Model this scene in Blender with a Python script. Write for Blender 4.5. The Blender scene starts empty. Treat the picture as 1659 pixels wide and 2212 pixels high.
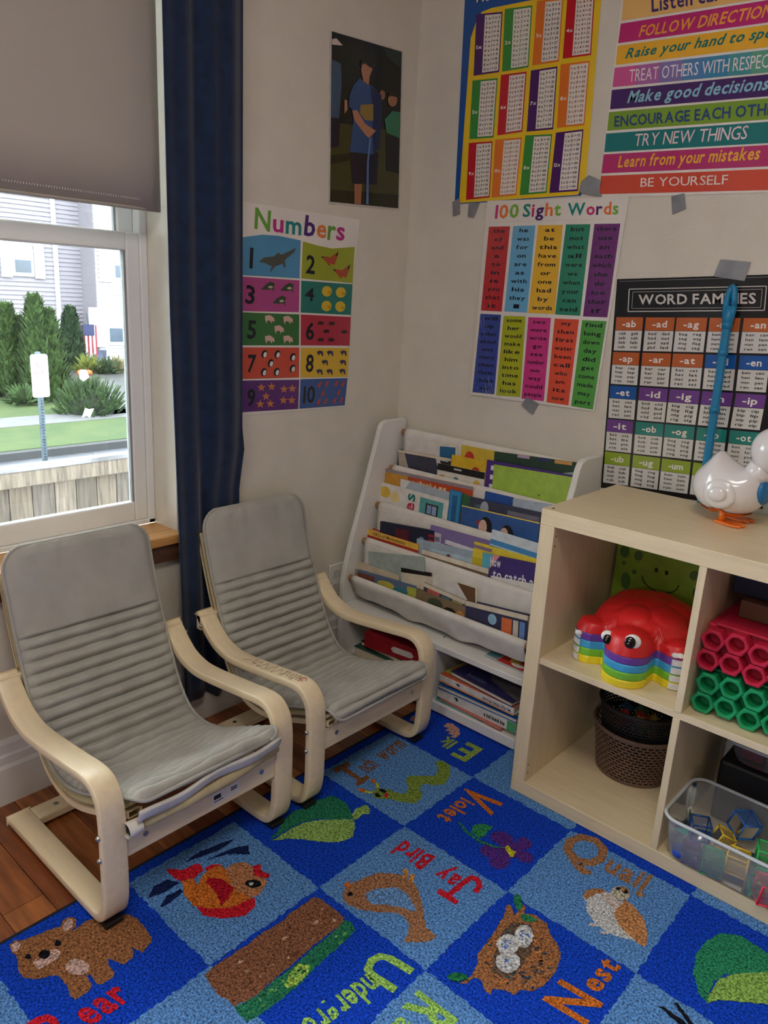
import bpy, math, random
import numpy as np
from mathutils import Vector, Matrix, Euler
random.seed(7)
SC = bpy.context.scene
COL = SC.collection
# ---------------------------------------------------------------- camera
W, H, FPX = 1659, 2212, 1650.8
CAM = Vector((0.860, -1.5432, 1.2239))
CROT = (1.2927, -0.0528, 0.7337)
cam = bpy.data.cameras.new('camera'); cam.sensor_fit = 'HORIZONTAL'; cam.sensor_width = 36
cam.lens = 36*FPX/W; cam.clip_start = .02; cam.clip_end = 300
co = bpy.data.objects.new('camera', cam); COL.objects.link(co)
co.location = CAM; co.rotation_euler = CROT; SC.camera = co
CM = Euler(CROT, 'XYZ').to_matrix()
# ---------------------------------------------------------------- sky, exposure
wd = bpy.data.worlds.new('overcast_sky'); SC.world = wd; wd.use_nodes = True
bg = wd.node_tree.nodes['Background']
bg.inputs[0].default_value = (.90, .95, 1.0, 1); bg.inputs[1].default_value = 11
SC.view_settings.view_transform = 'Standard'; SC.view_settings.look = 'None'
SC.view_settings.gamma = 1; SC.view_settings.use_curve_mapping = False
SC.view_settings.exposure = 1.98
def portal(name, y0, y1, z0, z1, x):
    l = bpy.data.lights.new(name, 'AREA'); l.shape = 'RECTANGLE'; l.size = z1-z0; l.size_y = y1-y0
    o = bpy.data.objects.new(name, l); COL.objects.link(o)
    o.location = (x, (y0+y1)/2, (z0+z1)/2); o.rotation_euler = (0, -math.pi/2, 0)
    l.cycles.is_portal = True
WX, WY = -.84, .445            # faces of the window wall and of the poster wall
W1 = (-1.38, -.437, .583, 2.08)  # openings: y0, y1, z0, z1
W2 = (-3.6, -3.3, 1.2, 1.8)
W4 = (-2.45, -1.45, .45, 2.4)  # unseen window added left of the view to brighten the room
W3 = (.7, 1.0, 1.3, 1.8)   # x0, x1, z0, z1 behind the viewer; unseen window added for fill light
portal('daylight_portal', W1[0], W1[1], W1[2], W1[3], -1.06)
portal('daylight_portal', W2[0], W2[1], W2[2], W2[3], -1.06)
portal('daylight_portal', W4[0], W4[1], W4[2], W4[3], -1.06)
l3 = bpy.data.lights.new('daylight_portal', 'AREA'); l3.shape = 'RECTANGLE'; l3.size = W3[1]-W3[0]; l3.size_y = W3[3]-W3[2]; l3.cycles.is_portal = True
o3 = bpy.data.objects.new('daylight_portal', l3); COL.objects.link(o3); o3.location = ((W3[0]+W3[1])/2, -4.36, (W3[2]+W3[3])/2); o3.rotation_euler = (-math.pi/2, 0, math.pi)
LAMP = 4
# ---------------------------------------------------------------- pixel -> place
def ray(px, py):
    return CM @ Vector(((px-W/2)/FPX, -(py-H/2)/FPX, -1))
def onplane(px, py, p0, n):
    d = ray(px, py); n = Vector(n); t = (Vector(p0)-CAM).dot(n)/d.dot(n); return CAM+d*t
def FZ(px, py, z=0.): return onplane(px, py, (0, 0, z), (0, 0, 1))
def FX(px, py, x): return onplane(px, py, (x, 0, 0), (1, 0, 0))
def FY(px, py, y): return onplane(px, py, (0, y, 0), (0, 1, 0))
# ---------------------------------------------------------------- materials
def lin(c): return tuple((x/255/12.92 if x/255 <= .04045 else ((x/255+.055)/1.055)**2.4) for x in c)
MC = {}
def mat(name, rgb, rough=.6, nscale=30, namt=.06, bump=0, bscale=200, spec=.5, metal=0, coat=0, stretch=None, sheen=0, second=None):
    key = (name, rgb, rough, nscale, namt, bump, bscale)
    if key in MC: return MC[key]
    m = bpy.data.materials.new(name); m.use_nodes = True; nt = m.node_tree; N = nt.nodes; L = nt.links
    b = N['Principled BSDF']; b.inputs['Roughness'].default_value = rough; b.inputs['Metallic'].default_value = metal
    b.inputs['Specular IOR Level'].default_value = spec; b.inputs['Coat Weight'].default_value = coat
    b.inputs['Coat Roughness'].default_value = .12; b.inputs['Sheen Weight'].default_value = sheen
    tc = N.new('ShaderNodeTexCoord'); mp = N.new('ShaderNodeMapping'); L.new(tc.outputs['Object'], mp.inputs[0])
    if stretch: mp.inputs['Scale'].default_value = stretch
    c = lin(rgb)
    nz = N.new('ShaderNodeTexNoise'); nz.inputs['Scale'].default_value = nscale; nz.inputs['Detail'].default_value = 4
    L.new(mp.outputs[0], nz.inputs['Vector'])
    cr = N.new('ShaderNodeValToRGB'); L.new(nz.outputs['Fac'], cr.inputs[0])
    a = lin(second) if second else tuple(min(1, x*(1+namt*2.2)+namt*.01) for x in c)
    cr.color_ramp.elements[0].position = .3; cr.color_ramp.elements[1].position = .7
    cr.color_ramp.elements[0].color = tuple(x*(1-namt*2.2) for x in c)+(1,) if not second else c+(1,)
    cr.color_ramp.elements[1].color = a+(1,)
    L.new(cr.outputs[0], b.inputs['Base Color'])
    if bump:
        n2 = N.new('ShaderNodeTexNoise'); n2.inputs['Scale'].default_value = bscale; n2.inputs['Detail'].default_value = 3
        L.new(mp.outputs[0], n2.inputs['Vector'])
        bp = N.new('ShaderNodeBump'); bp.inputs['Strength'].default_value = bump; bp.inputs['Distance'].default_value = .004
        L.new(n2.outputs['Fac'], bp.inputs['Height']); L.new(bp.outputs[0], b.inputs['Normal'])
    MC[key] = m; return m
def clear(name, rgb, alpha, rough=.1, gloss=.08, diffuse=True):
    """thin see-through plastic or glass: transparent + tint + reflection"""
    m = bpy.data.materials.new(name); m.use_nodes = True; nt = m.node_tree; N = nt.nodes; L = nt.links
    N.remove(N['Principled BSDF']); out = N['Material Output']
    tr = N.new('ShaderNodeBsdfTransparent'); tr.inputs[0].default_value = (1, 1, 1, 1) if diffuse else lin(rgb)+(1,)
    df = N.new('ShaderNodeBsdfTranslucent' if not diffuse else 'ShaderNodeBsdfDiffuse'); df.inputs[0].default_value = lin(rgb)+(1,)
    gl = N.new('ShaderNodeBsdfGlossy'); gl.inputs['Roughness'].default_value = rough
    m1 = N.new('ShaderNodeMixShader'); m1.inputs[0].default_value = alpha; L.new(tr.outputs[0], m1.inputs[1]); L.new(df.outputs[0], m1.inputs[2])
    fr = N.new('ShaderNodeFresnel'); fr.inputs[0].default_value = 1.35
    m2 = N.new('ShaderNodeMixShader'); L.new(fr.outputs[0], m2.inputs[0]); L.new(m1.outputs[0], m2.inputs[1]); L.new(gl.outputs[0], m2.inputs[2])
    L.new(m2.outputs[0], out.inputs[0]); return m
def PR(rgb): return mat('poster_print', rgb, .2, 8, .02, .12, 9, spec=.5)
def CV(rgb): return mat('cover_print', rgb, .35, 40, .05)
def pile(name, rgb):
    k = ('pile', rgb)
    if k in MC: return MC[k]
    m = mat(name+'_%d_%d_%d' % rgb, rgb, 1.0, 230, .36, .9, 420, spec=.1, sheen=.0)
    MC[k] = m; return m
birch = mat('birch_veneer', (236, 217, 180), .33, 7, .022, 0, 60, stretch=(1, 10, 10))
birch_y = mat('birch_veneer_across', (236, 217, 180), .33, 7, .022, 0, 60, stretch=(10, 1, 10))
shelfwood = mat('birch_effect_foil', (222, 203, 166), .40, 8, .028, 0, 60, stretch=(14, 14, 1.0))
shelfwood_x = mat('birch_effect_foil_long', (222, 203, 166), .34, 8, .028, 0, 60, stretch=(1.0, 14, 14))
plywood = mat('plywood_edge', (196, 168, 122), .6, 12, .12, stretch=(1, 1, 60))
wallm = mat('wall_paint', (220, 215, 200), .85, 12, .015, .25, 160)
wallo = mat('bounce_cutting_taupe', (128, 112, 100), .85, 12, .015, .25, 160)  # dark tone given to the unseen walls to cut bounce light
white = mat('white_paint', (232, 231, 226), .45, 10, .015)
vinyl = mat('white_vinyl', (238, 240, 238), .4, 10, .01)
chrome = mat('chrome', (190, 190, 188), .25, 10, .02, metal=1)
blackm = mat('black_plastic', (18, 18, 20), .5)
paper = mat('white_paper', (232, 228, 218), .4, 9, .02, .08, 7)
pages = mat('page_block', (226, 216, 190), .9, 300, .06, stretch=(1, 1, 1))
clothm = mat('white_canvas', (226, 222, 214), .9, 25, .03, .3, 500)
# ---------------------------------------------------------------- mesh builder
class MB:
    def __init__(s): s.v = []; s.f = []; s.m = []
    def add(s, vs, fs, mi=0):
        o = len(s.v); s.v += [tuple(v) for v in vs]; s.f += [tuple(i+o for i in f) for f in fs]; s.m += [mi]*len(fs); return s
    def box(s, x0, x1, y0, y1, z0, z1, mi=0):
        return s.add([(x, y, z) for z in (z0, z1) for y in (y0, y1) for x in (x0, x1)],
                     [(0, 2, 3, 1), (4, 5, 7, 6), (0, 1, 5, 4), (2, 6, 7, 3), (0, 4, 6, 2), (1, 3, 7, 5)], mi)
    def hexa(s, p, mi=0):   # 8 points, bottom ring then top ring
        return s.add(p, [(3, 2, 1, 0), (4, 5, 6, 7), (0, 1, 5, 4), (1, 2, 6, 5), (2, 3, 7, 6), (3, 0, 4, 7)], mi)
    def prism(s, poly, vec, mi=0):
        n = len(poly); vec = Vector(vec); a = [Vector(p) for p in poly]; b = [p+vec for p in a]
        return s.add(a+b, [tuple(range(n))[::-1], tuple(range(n, 2*n))]+[(i, (i+1) % n, n+(i+1) % n, n+i) for i in range(n)], mi)
    def ngon(s, pts, mi=0): return s.add(pts, [tuple(range(len(pts)))], mi)
    def tube(s, path, r, n=8, mi=0, cap=True):
        path = [Vector(p) for p in path]; rs = r if isinstance(r, (list, tuple)) else [r]*len(path)
        vs = []; fs = []; prev = None
        for i, p in enumerate(path):
            d = (path[min(i+1, len(path)-1)]-path[max(i-1, 0)]).normalized()
            if prev is None:
                a = Vector((0, 0, 1)) if abs(d.z) < .9 else Vector((1, 0, 0)); u = d.cross(a).normalized()
            else: u = (prev-d*prev.dot(d)).normalized()
            prev = u; w = d.cross(u)
            vs += [p+(u*math.cos(2*math.pi*k/n)+w*math.sin(2*math.pi*k/n))*rs[i] for k in range(n)]
        for i in range(len(path)-1):
            fs += [(i*n+k, i*n+(k+1) % n, (i+1)*n+(k+1) % n, (i+1)*n+k) for k in range(n)]
        if cap: fs += [tuple(range(n))[::-1], tuple(range(len(vs)-n, len(vs)))]
        return s.add(vs, fs, mi)
    def grid(s, nu, nv, fn, mi=0, closeu=False):
        vs = [fn(i, j) for i in range(nu) for j in range(nv)]; fs = []
        for i in range(nu if closeu else nu-1):
            for j in range(nv-1):
                a = i*nv+j; b = ((i+1) % nu)*nv+j; fs.append((a, b, b+1, a+1))
        return s.add(vs, fs, mi)
    def ball(s, c, rx, ry, rz, n=16, m=10, mi=0, rot=None):
        c = Vector(c); vs = []; fs = []
        for j in range(m+1):
            t = math.pi*j/m
            for i in range(n):
                a = 2*math.pi*i/n; p = Vector((rx*math.sin(t)*math.cos(a), ry*math.sin(t)*math.sin(a), rz*math.cos(t)))
                vs.append(c+(rot@p if rot else p))
        for j in range(m):
            fs += [(j*n+i, (j+1)*n+i, (j+1)*n+(i+1) % n, j*n+(i+1) % n) for i in range(n)]
        return s.add(vs, fs, mi)
    def build(s, name, mats, parent=None, smooth=False, bevel=0, kind=None, label=None, sub=0, seg=2):
        me = bpy.data.meshes.new(name); me.from_pydata(s.v, [], s.f)
        if not isinstance(mats, (list, tuple)): mats = [mats]
        for m in mats: me.materials.append(m)
        if len(mats) > 1: me.polygons.foreach_set('material_index', s.m)
        if smooth: me.polygons.foreach_set('use_smooth', [True]*len(s.f))
        me.validate(); me.update()
        o = bpy.data.objects.new(name, me); COL.objects.link(o)
        if bevel:
            b = o.modifiers.new('bevel', 'BEVEL'); b.width = bevel; b.segments = seg; b.limit_method = 'ANGLE'; b.angle_limit = .6
        if sub:
            b = o.modifiers.new('sub', 'SUBSURF'); b.levels = sub; b.render_levels = sub
        if parent:
            o.parent = parent
            if 'loc0' in parent: o.matrix_parent_inverse = Matrix.Translation(-Vector(parent['loc0']))
        if kind: o['kind'] = kind
        if label: o['label'] = label
        return o
def tag(o, label, cat, group=None, kind=None):
    o['label'] = label
    if cat: o['category'] = cat
    if group: o['group'] = group
    if kind: o['kind'] = kind
    return o
def thing(name, label, cat, loc=(0, 0, 0), group=None, local=False, kind=None):
    o = bpy.data.objects.new(name, None); COL.objects.link(o); o.empty_display_size = .05; o.location = loc
    if not local: o['loc0'] = tuple(loc)
    return tag(o, label, cat, group, kind)
def cat_rom(P, k=6):
    out = []; n = len(P)
    for i in range(n-1):
        p0, p1, p2, p3 = (Vector(P[max(i-1, 0)]), Vector(P[i]), Vector(P[i+1]), Vector(P[min(i+2, n-1)]))
        for j in range(k):
            t = j/k; out.append(.5*((2*p1)+(p2-p0)*t+(2*p0-5*p1+4*p2-p3)*t*t+(3*p1-p0-3*p2+p3)*t**3))
    out.append(Vector(P[-1])); return out
# ---------------------------------------------------------------- lettering (built-in font turned to flat mesh)
GL = {}
def make_glyphs():
    obs = []
    for bold in (0, 1, 2):
        for ch in [chr(c) for c in range(33, 127)]:
            cu = bpy.data.curves.new('glyph', 'FONT'); cu.body = ch; cu.size = 1; cu.resolution_u = 2; cu.fill_mode = 'FRONT'
            cu.offset = (0, .022, .030)[bold]; o = bpy.data.objects.new('glyph', cu); COL.objects.link(o); obs.append((bold, ch, o))
    dg = bpy.context.evaluated_depsgraph_get(); dg.update()
    for bold, ch, o in obs:
        me = o.evaluated_get(dg).to_mesh(); vs = [(v.co.x, v.co.y) for v in me.vertices]; fs = [tuple(p.vertices) for p in me.polygons]
        x0 = min((v[0] for v in vs), default=0); x1 = max((v[0] for v in vs), default=0)
        GL[bold, ch] = ([(x-x0, y) for x, y in vs], fs, x1-x0)
        o.to_mesh_clear() if False else None
    for bold, ch, o in obs:
        cu = o.data; bpy.data.objects.remove(o); bpy.data.curves.remove(cu)
make_glyphs()
CAP = max(v[1] for v in GL[0, 'H'][0])
def layout(s, bold=0, gap=.075):
    out = []; x = 0
    for ch in s:
        if ch == ' ': x += .28; continue
        v, f, w = GL[bold, ch]; out.append((ch, [(a+x, b) for a, b in v], f)); x += w+gap
    return out, max(x-gap, .01)
class Deco:
    """flat print lying on a surface: pos(px, py, layer) -> point; colours become materials"""
    def __init__(s, pos, mk, T=(0, 0, 1)): s.pos = pos; s.mk = mk; s.T = T; s.mb = MB(); s.mats = []; s.idx = {}; s.fz = 0
    def mi(s, c):
        if c not in s.idx: s.idx[c] = len(s.mats); s.mats.append(s.mk(c))
        return s.idx[c]
    def P(s, p, layer):
        ox, oy, k = s.T; return s.pos(ox+p[0]*k, oy+p[1]*k, layer)
    def poly(s, pts, c, layer=1):
        s.cnt = getattr(s, 'cnt', -1)+1; layer += (s.cnt % 12)*.06   # overlapping patches never share a plane
        w = [s.P(p, layer) for p in pts]
        if s.fz:
            o = []
            for i in range(len(w)):
                a, b = w[i], w[(i+1) % len(w)]; n = max(1, int((b-a).length/.005))
                for k in range(n):
                    q = a.lerp(b, k/n); o.append(q+Vector((random.uniform(-1, 1), random.uniform(-1, 1), 0))*s.fz)
            w = o
        s.mb.ngon(w, s.mi(c)); return s
    def ell(s, cx, cy, rx, ry, c, layer=1, n=16, rot=0):
        ca, sa = math.cos(rot), math.sin(rot)
        return s.poly([(cx+rx*math.cos(2*math.pi*i/n)*ca-ry*math.sin(2*math.pi*i/n)*sa, cy+rx*math.cos(2*math.pi*i/n)*sa+ry*math.sin(2*math.pi*i/n)*ca) for i in range(n)], c, layer)
    def text(s, txt, BL, BR, TL, c, layer=2, bold=0, shear=0, gap=.075):
        o, x, y = s.P(BL, layer), s.P(BR, layer)-s.P(BL, layer), s.P(TL, layer)-s.P(BL, layer)
        g, w = layout(txt, getattr(s, 'wt', bold), gap)
        for k, (ch, v, f) in enumerate(g):
            col = c[k % len(c)] if isinstance(c, list) else c
            s.mb.add([o+x*((a+shear*b)/w)+y*(b/CAP) for a, b in v], f, s.mi(col))
        return s
    def build(s, name, parent, **k): return s.mb.build(name, s.mats, parent, **k)
# ================================================================= the room
FLZ = -.006
X1, Y0, CEIL = 3.1, -4.2, 2.62
def wall_boxes(x0, x1, holes, ya, yb):
    m = MB(); ys = ya
    for (a, b, c, d) in sorted((h[0], h[1], h[2]-.0245, h[3]) for h in holes):
        m.box(x0, x1, ys, a, FLZ, CEIL); m.box(x0, x1, a, b, FLZ, c); m.box(x0, x1, a, b, d, CEIL); ys = b
    m.box(x0, x1, ys, yb, FLZ, CEIL); return m
tag(wall_boxes(-1.0, WX, [W1, W2, W4], Y0, WY+.12).build('wall_left', wallm), 'beige painted wall with the window and blue curtain', None, kind='structure')
tag(MB().box(-1.0, X1+.12, WY, WY+.12, FLZ, CEIL).build('wall_back', wallm), 'beige painted wall covered with learning posters', None, kind='structure')
tag(MB().box(X1, X1+.12, Y0, WY, FLZ, CEIL).build('wall_right', wallo), 'plain wall out of view on the right, toned taupe to cut bounce light', None, kind='structure')
tag(MB().box(-1.0, W3[0], Y0-.12, Y0, FLZ, CEIL).box(W3[1], X1+.12, Y0-.12, Y0, FLZ, CEIL).box(W3[0], W3[1], Y0-.12, Y0, FLZ, W3[2]).box(W3[0], W3[1], Y0-.12, Y0, W3[3], CEIL).build('wall_front', wallo), 'plain wall behind the viewer, toned taupe to cut bounce light', None, kind='structure')
tag(MB().box(-1.0, X1+.12, Y0-.12, WY+.12, CEIL, CEIL+.1).build('ceiling', white), 'white flat ceiling of the room', None, kind='structure')
# floor with separate planks where they show
floorbase = tag(MB().box(-1.0, X1+.12, Y0-.12, WY+.12, -.12, -.026).build('floor', mat('subfloor', (70, 40, 22), .7)), 'reddish brown wooden plank floor', None, kind='structure')
pm = [mat('oak_plank', c, .3, 7, .16, .06, 40, coat=.3, stretch=(1, 9, 1)) for c in ((150, 88, 46), (128, 70, 36), (164, 100, 54), (138, 78, 40))]
y = -1.75; k = 0
while y < .44:
    w = .083; x0 = -.84
    for (a, b) in ((-.84, -.84+.35+.11*(k*7 % 4)), (-.84+.35+.11*(k*7 % 4), 1.3)):
        MB().box(a+.0007, b-.0007, y+.0008, y+w-.0008, -.026, FLZ).build('plank', pm[(k*5+(a > -.8)*2) % 4], floorbase, bevel=.0008, seg=1)
    y += w; k += 1
MB().box(1.3, X1, Y0, .44, -.026, FLZ).box(-.84, 1.3, Y0, -1.75, -.026, FLZ).build('planks_beyond', pm[0], floorbase, kind='stuff')
def baseboard(name, pts, label):
    prof = [(0, 0), (.016, 0), (.016, .095), (.012, .105), (.012, .125), (.008, .13), (.008, .155), (.003, .166), (0, .166)]
    m = MB(); (ax, ay), (bx, by), (nx, ny) = pts
    m.prism([(ax+nx*d, ay+ny*d, z+FLZ) for d, z in prof], (bx-ax, by-ay, 0))
    tag(m.build(name, white), label, None, kind='structure')
baseboard('baseboard_left', ((WX, Y0), (WX, WY), (1, 0)), 'white moulded baseboard below the window')
baseboard('baseboard_back', ((WX, WY), (X1, WY), (0, -1)), 'white moulded baseboard behind the shelves')
# windows
glass = clear('window_glass', (255, 255, 255), 0.0, .02)
dimming_glass = clear('street_dimming_glass', (180, 183, 183), 0.0, .02, diffuse=False)  # grey tint added to hold down the bright street outside
def window(n, w):
    y0, y1, z0, z1 = w
    t = thing('window_%d' % n, ['', 'white vinyl sash window looking onto the street', 'white vinyl sash window out of view', '', 'unseen white vinyl sash window added left of the view to brighten the room'][n], None, (-.96, (y0+y1)/2, z0), kind='structure')
    fr = MB()
    for a in ((y0, y0+.021, z0, z1), (y1-.021, y1, z0, z1), (y0, y1, z0, z0+.014), (y0, y1, z1-.02, z1)): fr.box(-.998, -.945, *a)
    fr.build('window_frame', vinyl, t, bevel=.003)
    zm = 1.337
    def sash(x0, x1, za, zb, nm, st, bot, top):
        a, b = y0+.021, y1-.021; s = MB()
        s.box(x0, x1, a, a+st, za, zb).box(x0, x1, b-st, b, za, zb).box(x0, x1, a+st, b-st, za, za+bot).box(x0, x1, a+st, b-st, zb-top, zb)
        o = s.build(nm, vinyl, t, bevel=.004)
        MB().box((x0+x1)/2-.002, (x0+x1)/2+.002, a+st-.003, b-st+.003, za+bot-.003, zb-top+.003).build('pane', dimming_glass if n == 1 else glass, o)
        g = MB()
        for q in ((a+st, a+st+.006, za+bot, zb-top), (b-st-.006, b-st, za+bot, zb-top)): g.box(x0+.004, x1-.004, *q)
        g.build('glazing_bead', mat('grey_gasket', (150, 152, 150), .6), o)
    sash(-.972, -.948, z0+.014, zm, 'lower_sash', .037, .053, .044)
    sash(-.997, -.974, zm-.044, z1-.02, 'upper_sash', .044, .044, .05)
    return t
window(1, W1); window(2, W2); window(4, W4)
w3 = thing('window_3', 'unseen white picture window added behind the viewer for fill light', None, ((W3[0]+W3[1])/2, Y0-.08, W3[2]), kind='structure')
f3 = MB()
for a in ((W3[0], W3[0]+.05, W3[2], W3[3]), (W3[1]-.05, W3[1], W3[2], W3[3]), (W3[0], W3[1], W3[2], W3[2]+.05), (W3[0], W3[1], W3[3]-.05, W3[3])): f3.box(a[0], a[1], Y0-.10, Y0-.05, a[2], a[3])
f3.build('window_frame', vinyl, w3); MB().box(W3[0]+.045, W3[1]-.045, Y0-.077, Y0-.073, W3[2]+.045, W3[3]-.045).build('pane', glass, w3)
sillm = mat('oak_sill', (206, 150, 84), .35, 8, .12, .05, 60, stretch=(14, 1, 14), coat=.3)
sd = mat('dark_walnut_trim', (88, 58, 40), .4, 8, .15, stretch=(14, 1, 14))
s = tag(MB().box(-.948, -.812, W1[0]-.03, W1[1]+.02, W1[2]-.024, W1[2]).build('trim_1', sillm, bevel=.003), 'honey coloured wooden window sill', None, kind='structure')
tag(MB().box(WX, -.822, W1[0]-.02, W1[1]+.015, W1[2]-.072, W1[2]-.024).build('trim_2', sd, bevel=.002), 'dark wooden apron below the window sill', None, kind='structure')
# ---- roller blind and curtain
bl = thing('roller_blind', 'grey roller blind pulled half way down the window', 'blind', (-.868, -.9, 1.38))
fab = bpy.data.materials.new('blind_fabric'); fab.use_nodes = True
nt = fab.node_tree; d = nt.nodes['Principled BSDF']; d.inputs['Base Color'].default_value = lin((196, 190, 180))+(1,); d.inputs['Roughness'].default_value = .9
tl = nt.nodes.new('ShaderNodeBsdfTranslucent'); tl.inputs[0].default_value = lin((150, 140, 128))+(1,)
mx = nt.nodes.new('ShaderNodeMixShader'); mx.inputs[0].default_value = .2
nt.links.new(d.outputs[0], mx.inputs[1]); nt.links.new(tl.outputs[0], mx.inputs[2]); nt.links.new(mx.outputs[0], nt.nodes['Material Output'].inputs[0])
nzz = nt.nodes.new('ShaderNodeTexNoise'); nzz.inputs['Scale'].default_value = 600; bpz = nt.nodes.new('ShaderNodeBump'); bpz.inputs['Strength'].default_value = .15
nt.links.new(nzz.outputs[0], bpz.inputs['Height']); nt.links.new(bpz.outputs[0], d.inputs['Normal'])
by0, by1 = W1[0]+.02, W1[1]-.012
g = MB()
g.grid(40, 6, lambda i, j: (-.868+(.006*math.exp(-((39-i)/2.5)**2)), by0+(by1-by0)*i/39, 1.384+(2.04-1.384)*j/5))
o = g.build('blind_cloth', fab, bl, smooth=True); sm = o.modifiers.new('t', 'SOLIDIFY'); sm.thickness = .0012
MB().tube([(-.868, by0, 1.387), (-.868, by1, 1.387)], .004, 8).build('hem_bar', fab, bl)
st = MB()
for i in range(150):
    yy = by0+.006*i+.004
    if yy > by1-.01: break
    st.tube([(-.8655, yy, 1.405), (-.8655, yy+.0025, 1.4095)], .0006, 4)
st.build('stitching', white, bl)
MB().tube([(-.868, by0, 2.05), (-.868, by1, 2.05)], .016, 12).build('roller_tube', white, bl)
velvet = mat('navy_velvet', (22, 42, 72), .8, 30, .10, .2, 300, spec=.2, sheen=.3)
cu = thing('curtain', 'long navy blue curtain hanging beside the window', 'curtain', (-.775, -.37, .1))
zt = 2.44
def curt(i, j):
    u = i/60; v = j/40; z = zt+(.085-zt)*v
    yl = -.476+.022*max(0, v-.55)/.45; yr = -.241
    y = yl+(yr-yl)*u; amp = .006+.010*max(0, v-.45)
    bx_ = -.800 if u < .3 else -.800-.024*min(1, max(0, (.80-z)/.12))*min(1, (u-.3)/.15)
    amp = .005 if z < .8 else .006
    x = bx_+amp*math.sin(u*11+1.2*v)+.004*math.sin(u*23+2)-.010*math.exp(-((1-u)/.06)**2)*(z > .8)
    z -= .03*math.exp(-((u-.6)/.12)**2)*max(0, (v-.9)/.1)
    return (x, y, z)
g = MB(); g.grid(61, 41, curt); o = g.build('curtain_panel', velvet, cu, smooth=True); sm = o.modifiers.new('t', 'SOLIDIFY'); sm.thickness = .004
rd = thing('curtain_rod', 'dark metal rod holding the navy curtain above the frame', 'curtain rod', (-.772, -.9, 2.45))
MB().tube([(-.797, -1.6, 2.45), (-.797, -.22, 2.45)], .011, 12).build('rod', blackm, rd, smooth=True)
for yy in (-1.5, -.27): MB().box(-.84, -.797, yy-.006, yy+.006, 2.443, 2.457).build('bracket', blackm, rd)
# outlet low on the window wall
ot = thing('outlet_cover', 'white electrical outlet plate low on the wall beside the white bookshelf', 'outlet', (WX, .17, .26))
MB().box(WX, WX+.006, .135, .205, .235, .35).build('plate', white, ot, bevel=.003)
for zz in (.268, .315): MB().box(WX+.006, WX+.0075, .153, .187, zz-.013, zz+.013).build('socket', mat('socket', (215, 212, 204), .4), ot, bevel=.001)
# ceiling light panels out of view
for k, (lx, ly) in enumerate(((.75, -1.35), (.9, -3.0))):
    lm = thing('ceiling_lamp', ['square ceiling light panel above the rug, out of view', 'square ceiling light panel near the rear window, out of view'][k], 'lamp', (lx, ly, CEIL), 'ceiling light panels')
    MB().box(lx-.32, lx+.32, ly-.32, ly+.32, CEIL-.03, CEIL-.0005).build('housing', white, lm, bevel=.004)
    pl = bpy.data.lights.new('lamp_light', 'AREA'); pl.shape = 'SQUARE'; pl.size = .58; pl.energy = LAMP; pl.color = (1, .93, .82)
    po = bpy.data.objects.new('lamp_light', pl); COL.objects.link(po); po.location = (lx, ly, CEIL-.036); po.parent = lm; po.matrix_parent_inverse = Matrix.Translation(-Vector(lm['loc0']))
# ================================================================= outside
ZG = -1.6
asph = mat('wet_asphalt', (70, 72, 76), .5, 6, .1); conc = mat('concrete', (88, 88, 88), .7, 4, .06)
turf = mat('lawn', (36, 58, 14), .9, 3, .25, .8, 60, second=(56, 70, 24))
def strip(name, pxl, label, m, dz=0, cat='ground', kind='structure'):
    a = [FZ(px, py, ZG) for px, py in pxl]
    MB().prism([(p.x, p.y, ZG+dz-.05) for p in a], (0, 0, .05)).build(name, m)
gbase = tag(MB().box(-60, -1.01, -40, 60, ZG-.3, ZG-.02).build('ground', asph), 'wet grey street surface outside the window', None, kind='structure')
def band(name, xa, xb, z, m, lab):
    tag(MB().box(xa, xb, -30, 50, ZG-.02, z).build(name, m), lab, None, kind='structure')
# lines running along the street, read from the photo at mid window
xs = [FZ(140, v, ZG).x for v in (980, 958, 925, 905)]
band('kerb', xs[0]-.18, xs[0], ZG+.10, mat('dark_kerb', (44, 45, 46), .6), 'dark wet kerb along the street')
band('verge_lawn', xs[2], xs[0]-.18, ZG+.11, turf, 'bright green grass verge between kerb and pavement')
band('pavement', xs[3], xs[2], ZG+.12, conc, 'pale concrete pavement across the street')
band('front_lawn', -23.0, xs[3], ZG+.10, turf, 'green front lawn of the house opposite')
dv = [FZ(px, py, ZG+.1) for px, py in ((128, 785), (300, 785), (300, 960), (185, 905), (175, 860))]
a, b = FZ(138, 788, ZG+.1), FZ(205, 900, ZG+.1)
tag(MB().prism([(-23.4, a.y-.2, ZG+.02), (-23.4, a.y+6, ZG+.02), (b.x, b.y+6, ZG+.02), (b.x, b.y, ZG+.02)], (0, 0, .1)).build('driveway', mat('wet_driveway', (74, 73, 72), .35, 3, .1)), 'wet grey driveway in front of the house', None, kind='structure')
# fence
fn = thing('fence', 'weathered wooden board fence with pale top rail outside the window', 'fence', (-3.5, .6, ZG))
fm = [mat('weathered_board', c, .85, 10, .2, .4, 60, stretch=(1, 6, .5)) for c in ((86, 76, 64), (74, 66, 56), (96, 86, 74), (80, 72, 64))]
yy = -1.4; k = 0
while yy < 3.4:
    MB().box(-3.52, -3.50, yy, yy+.128, ZG, .10-.004*(k % 3)).build('board', fm[(k*7) % 4], fn, bevel=.002, seg=1); yy += .133; k += 1
MB().box(-3.50, -3.46, -1.4, 3.4, .055, .145).build('top_rail', fm[2], fn, bevel=.004)
MB().box(-3.535, -3.455, -1.4, 3.4, .145, .175).build('cap_board', mat('wet_cap_board', (98, 96, 97), .5, 12, .2, stretch=(1, .3, 1)), fn, bevel=.004)
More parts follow.
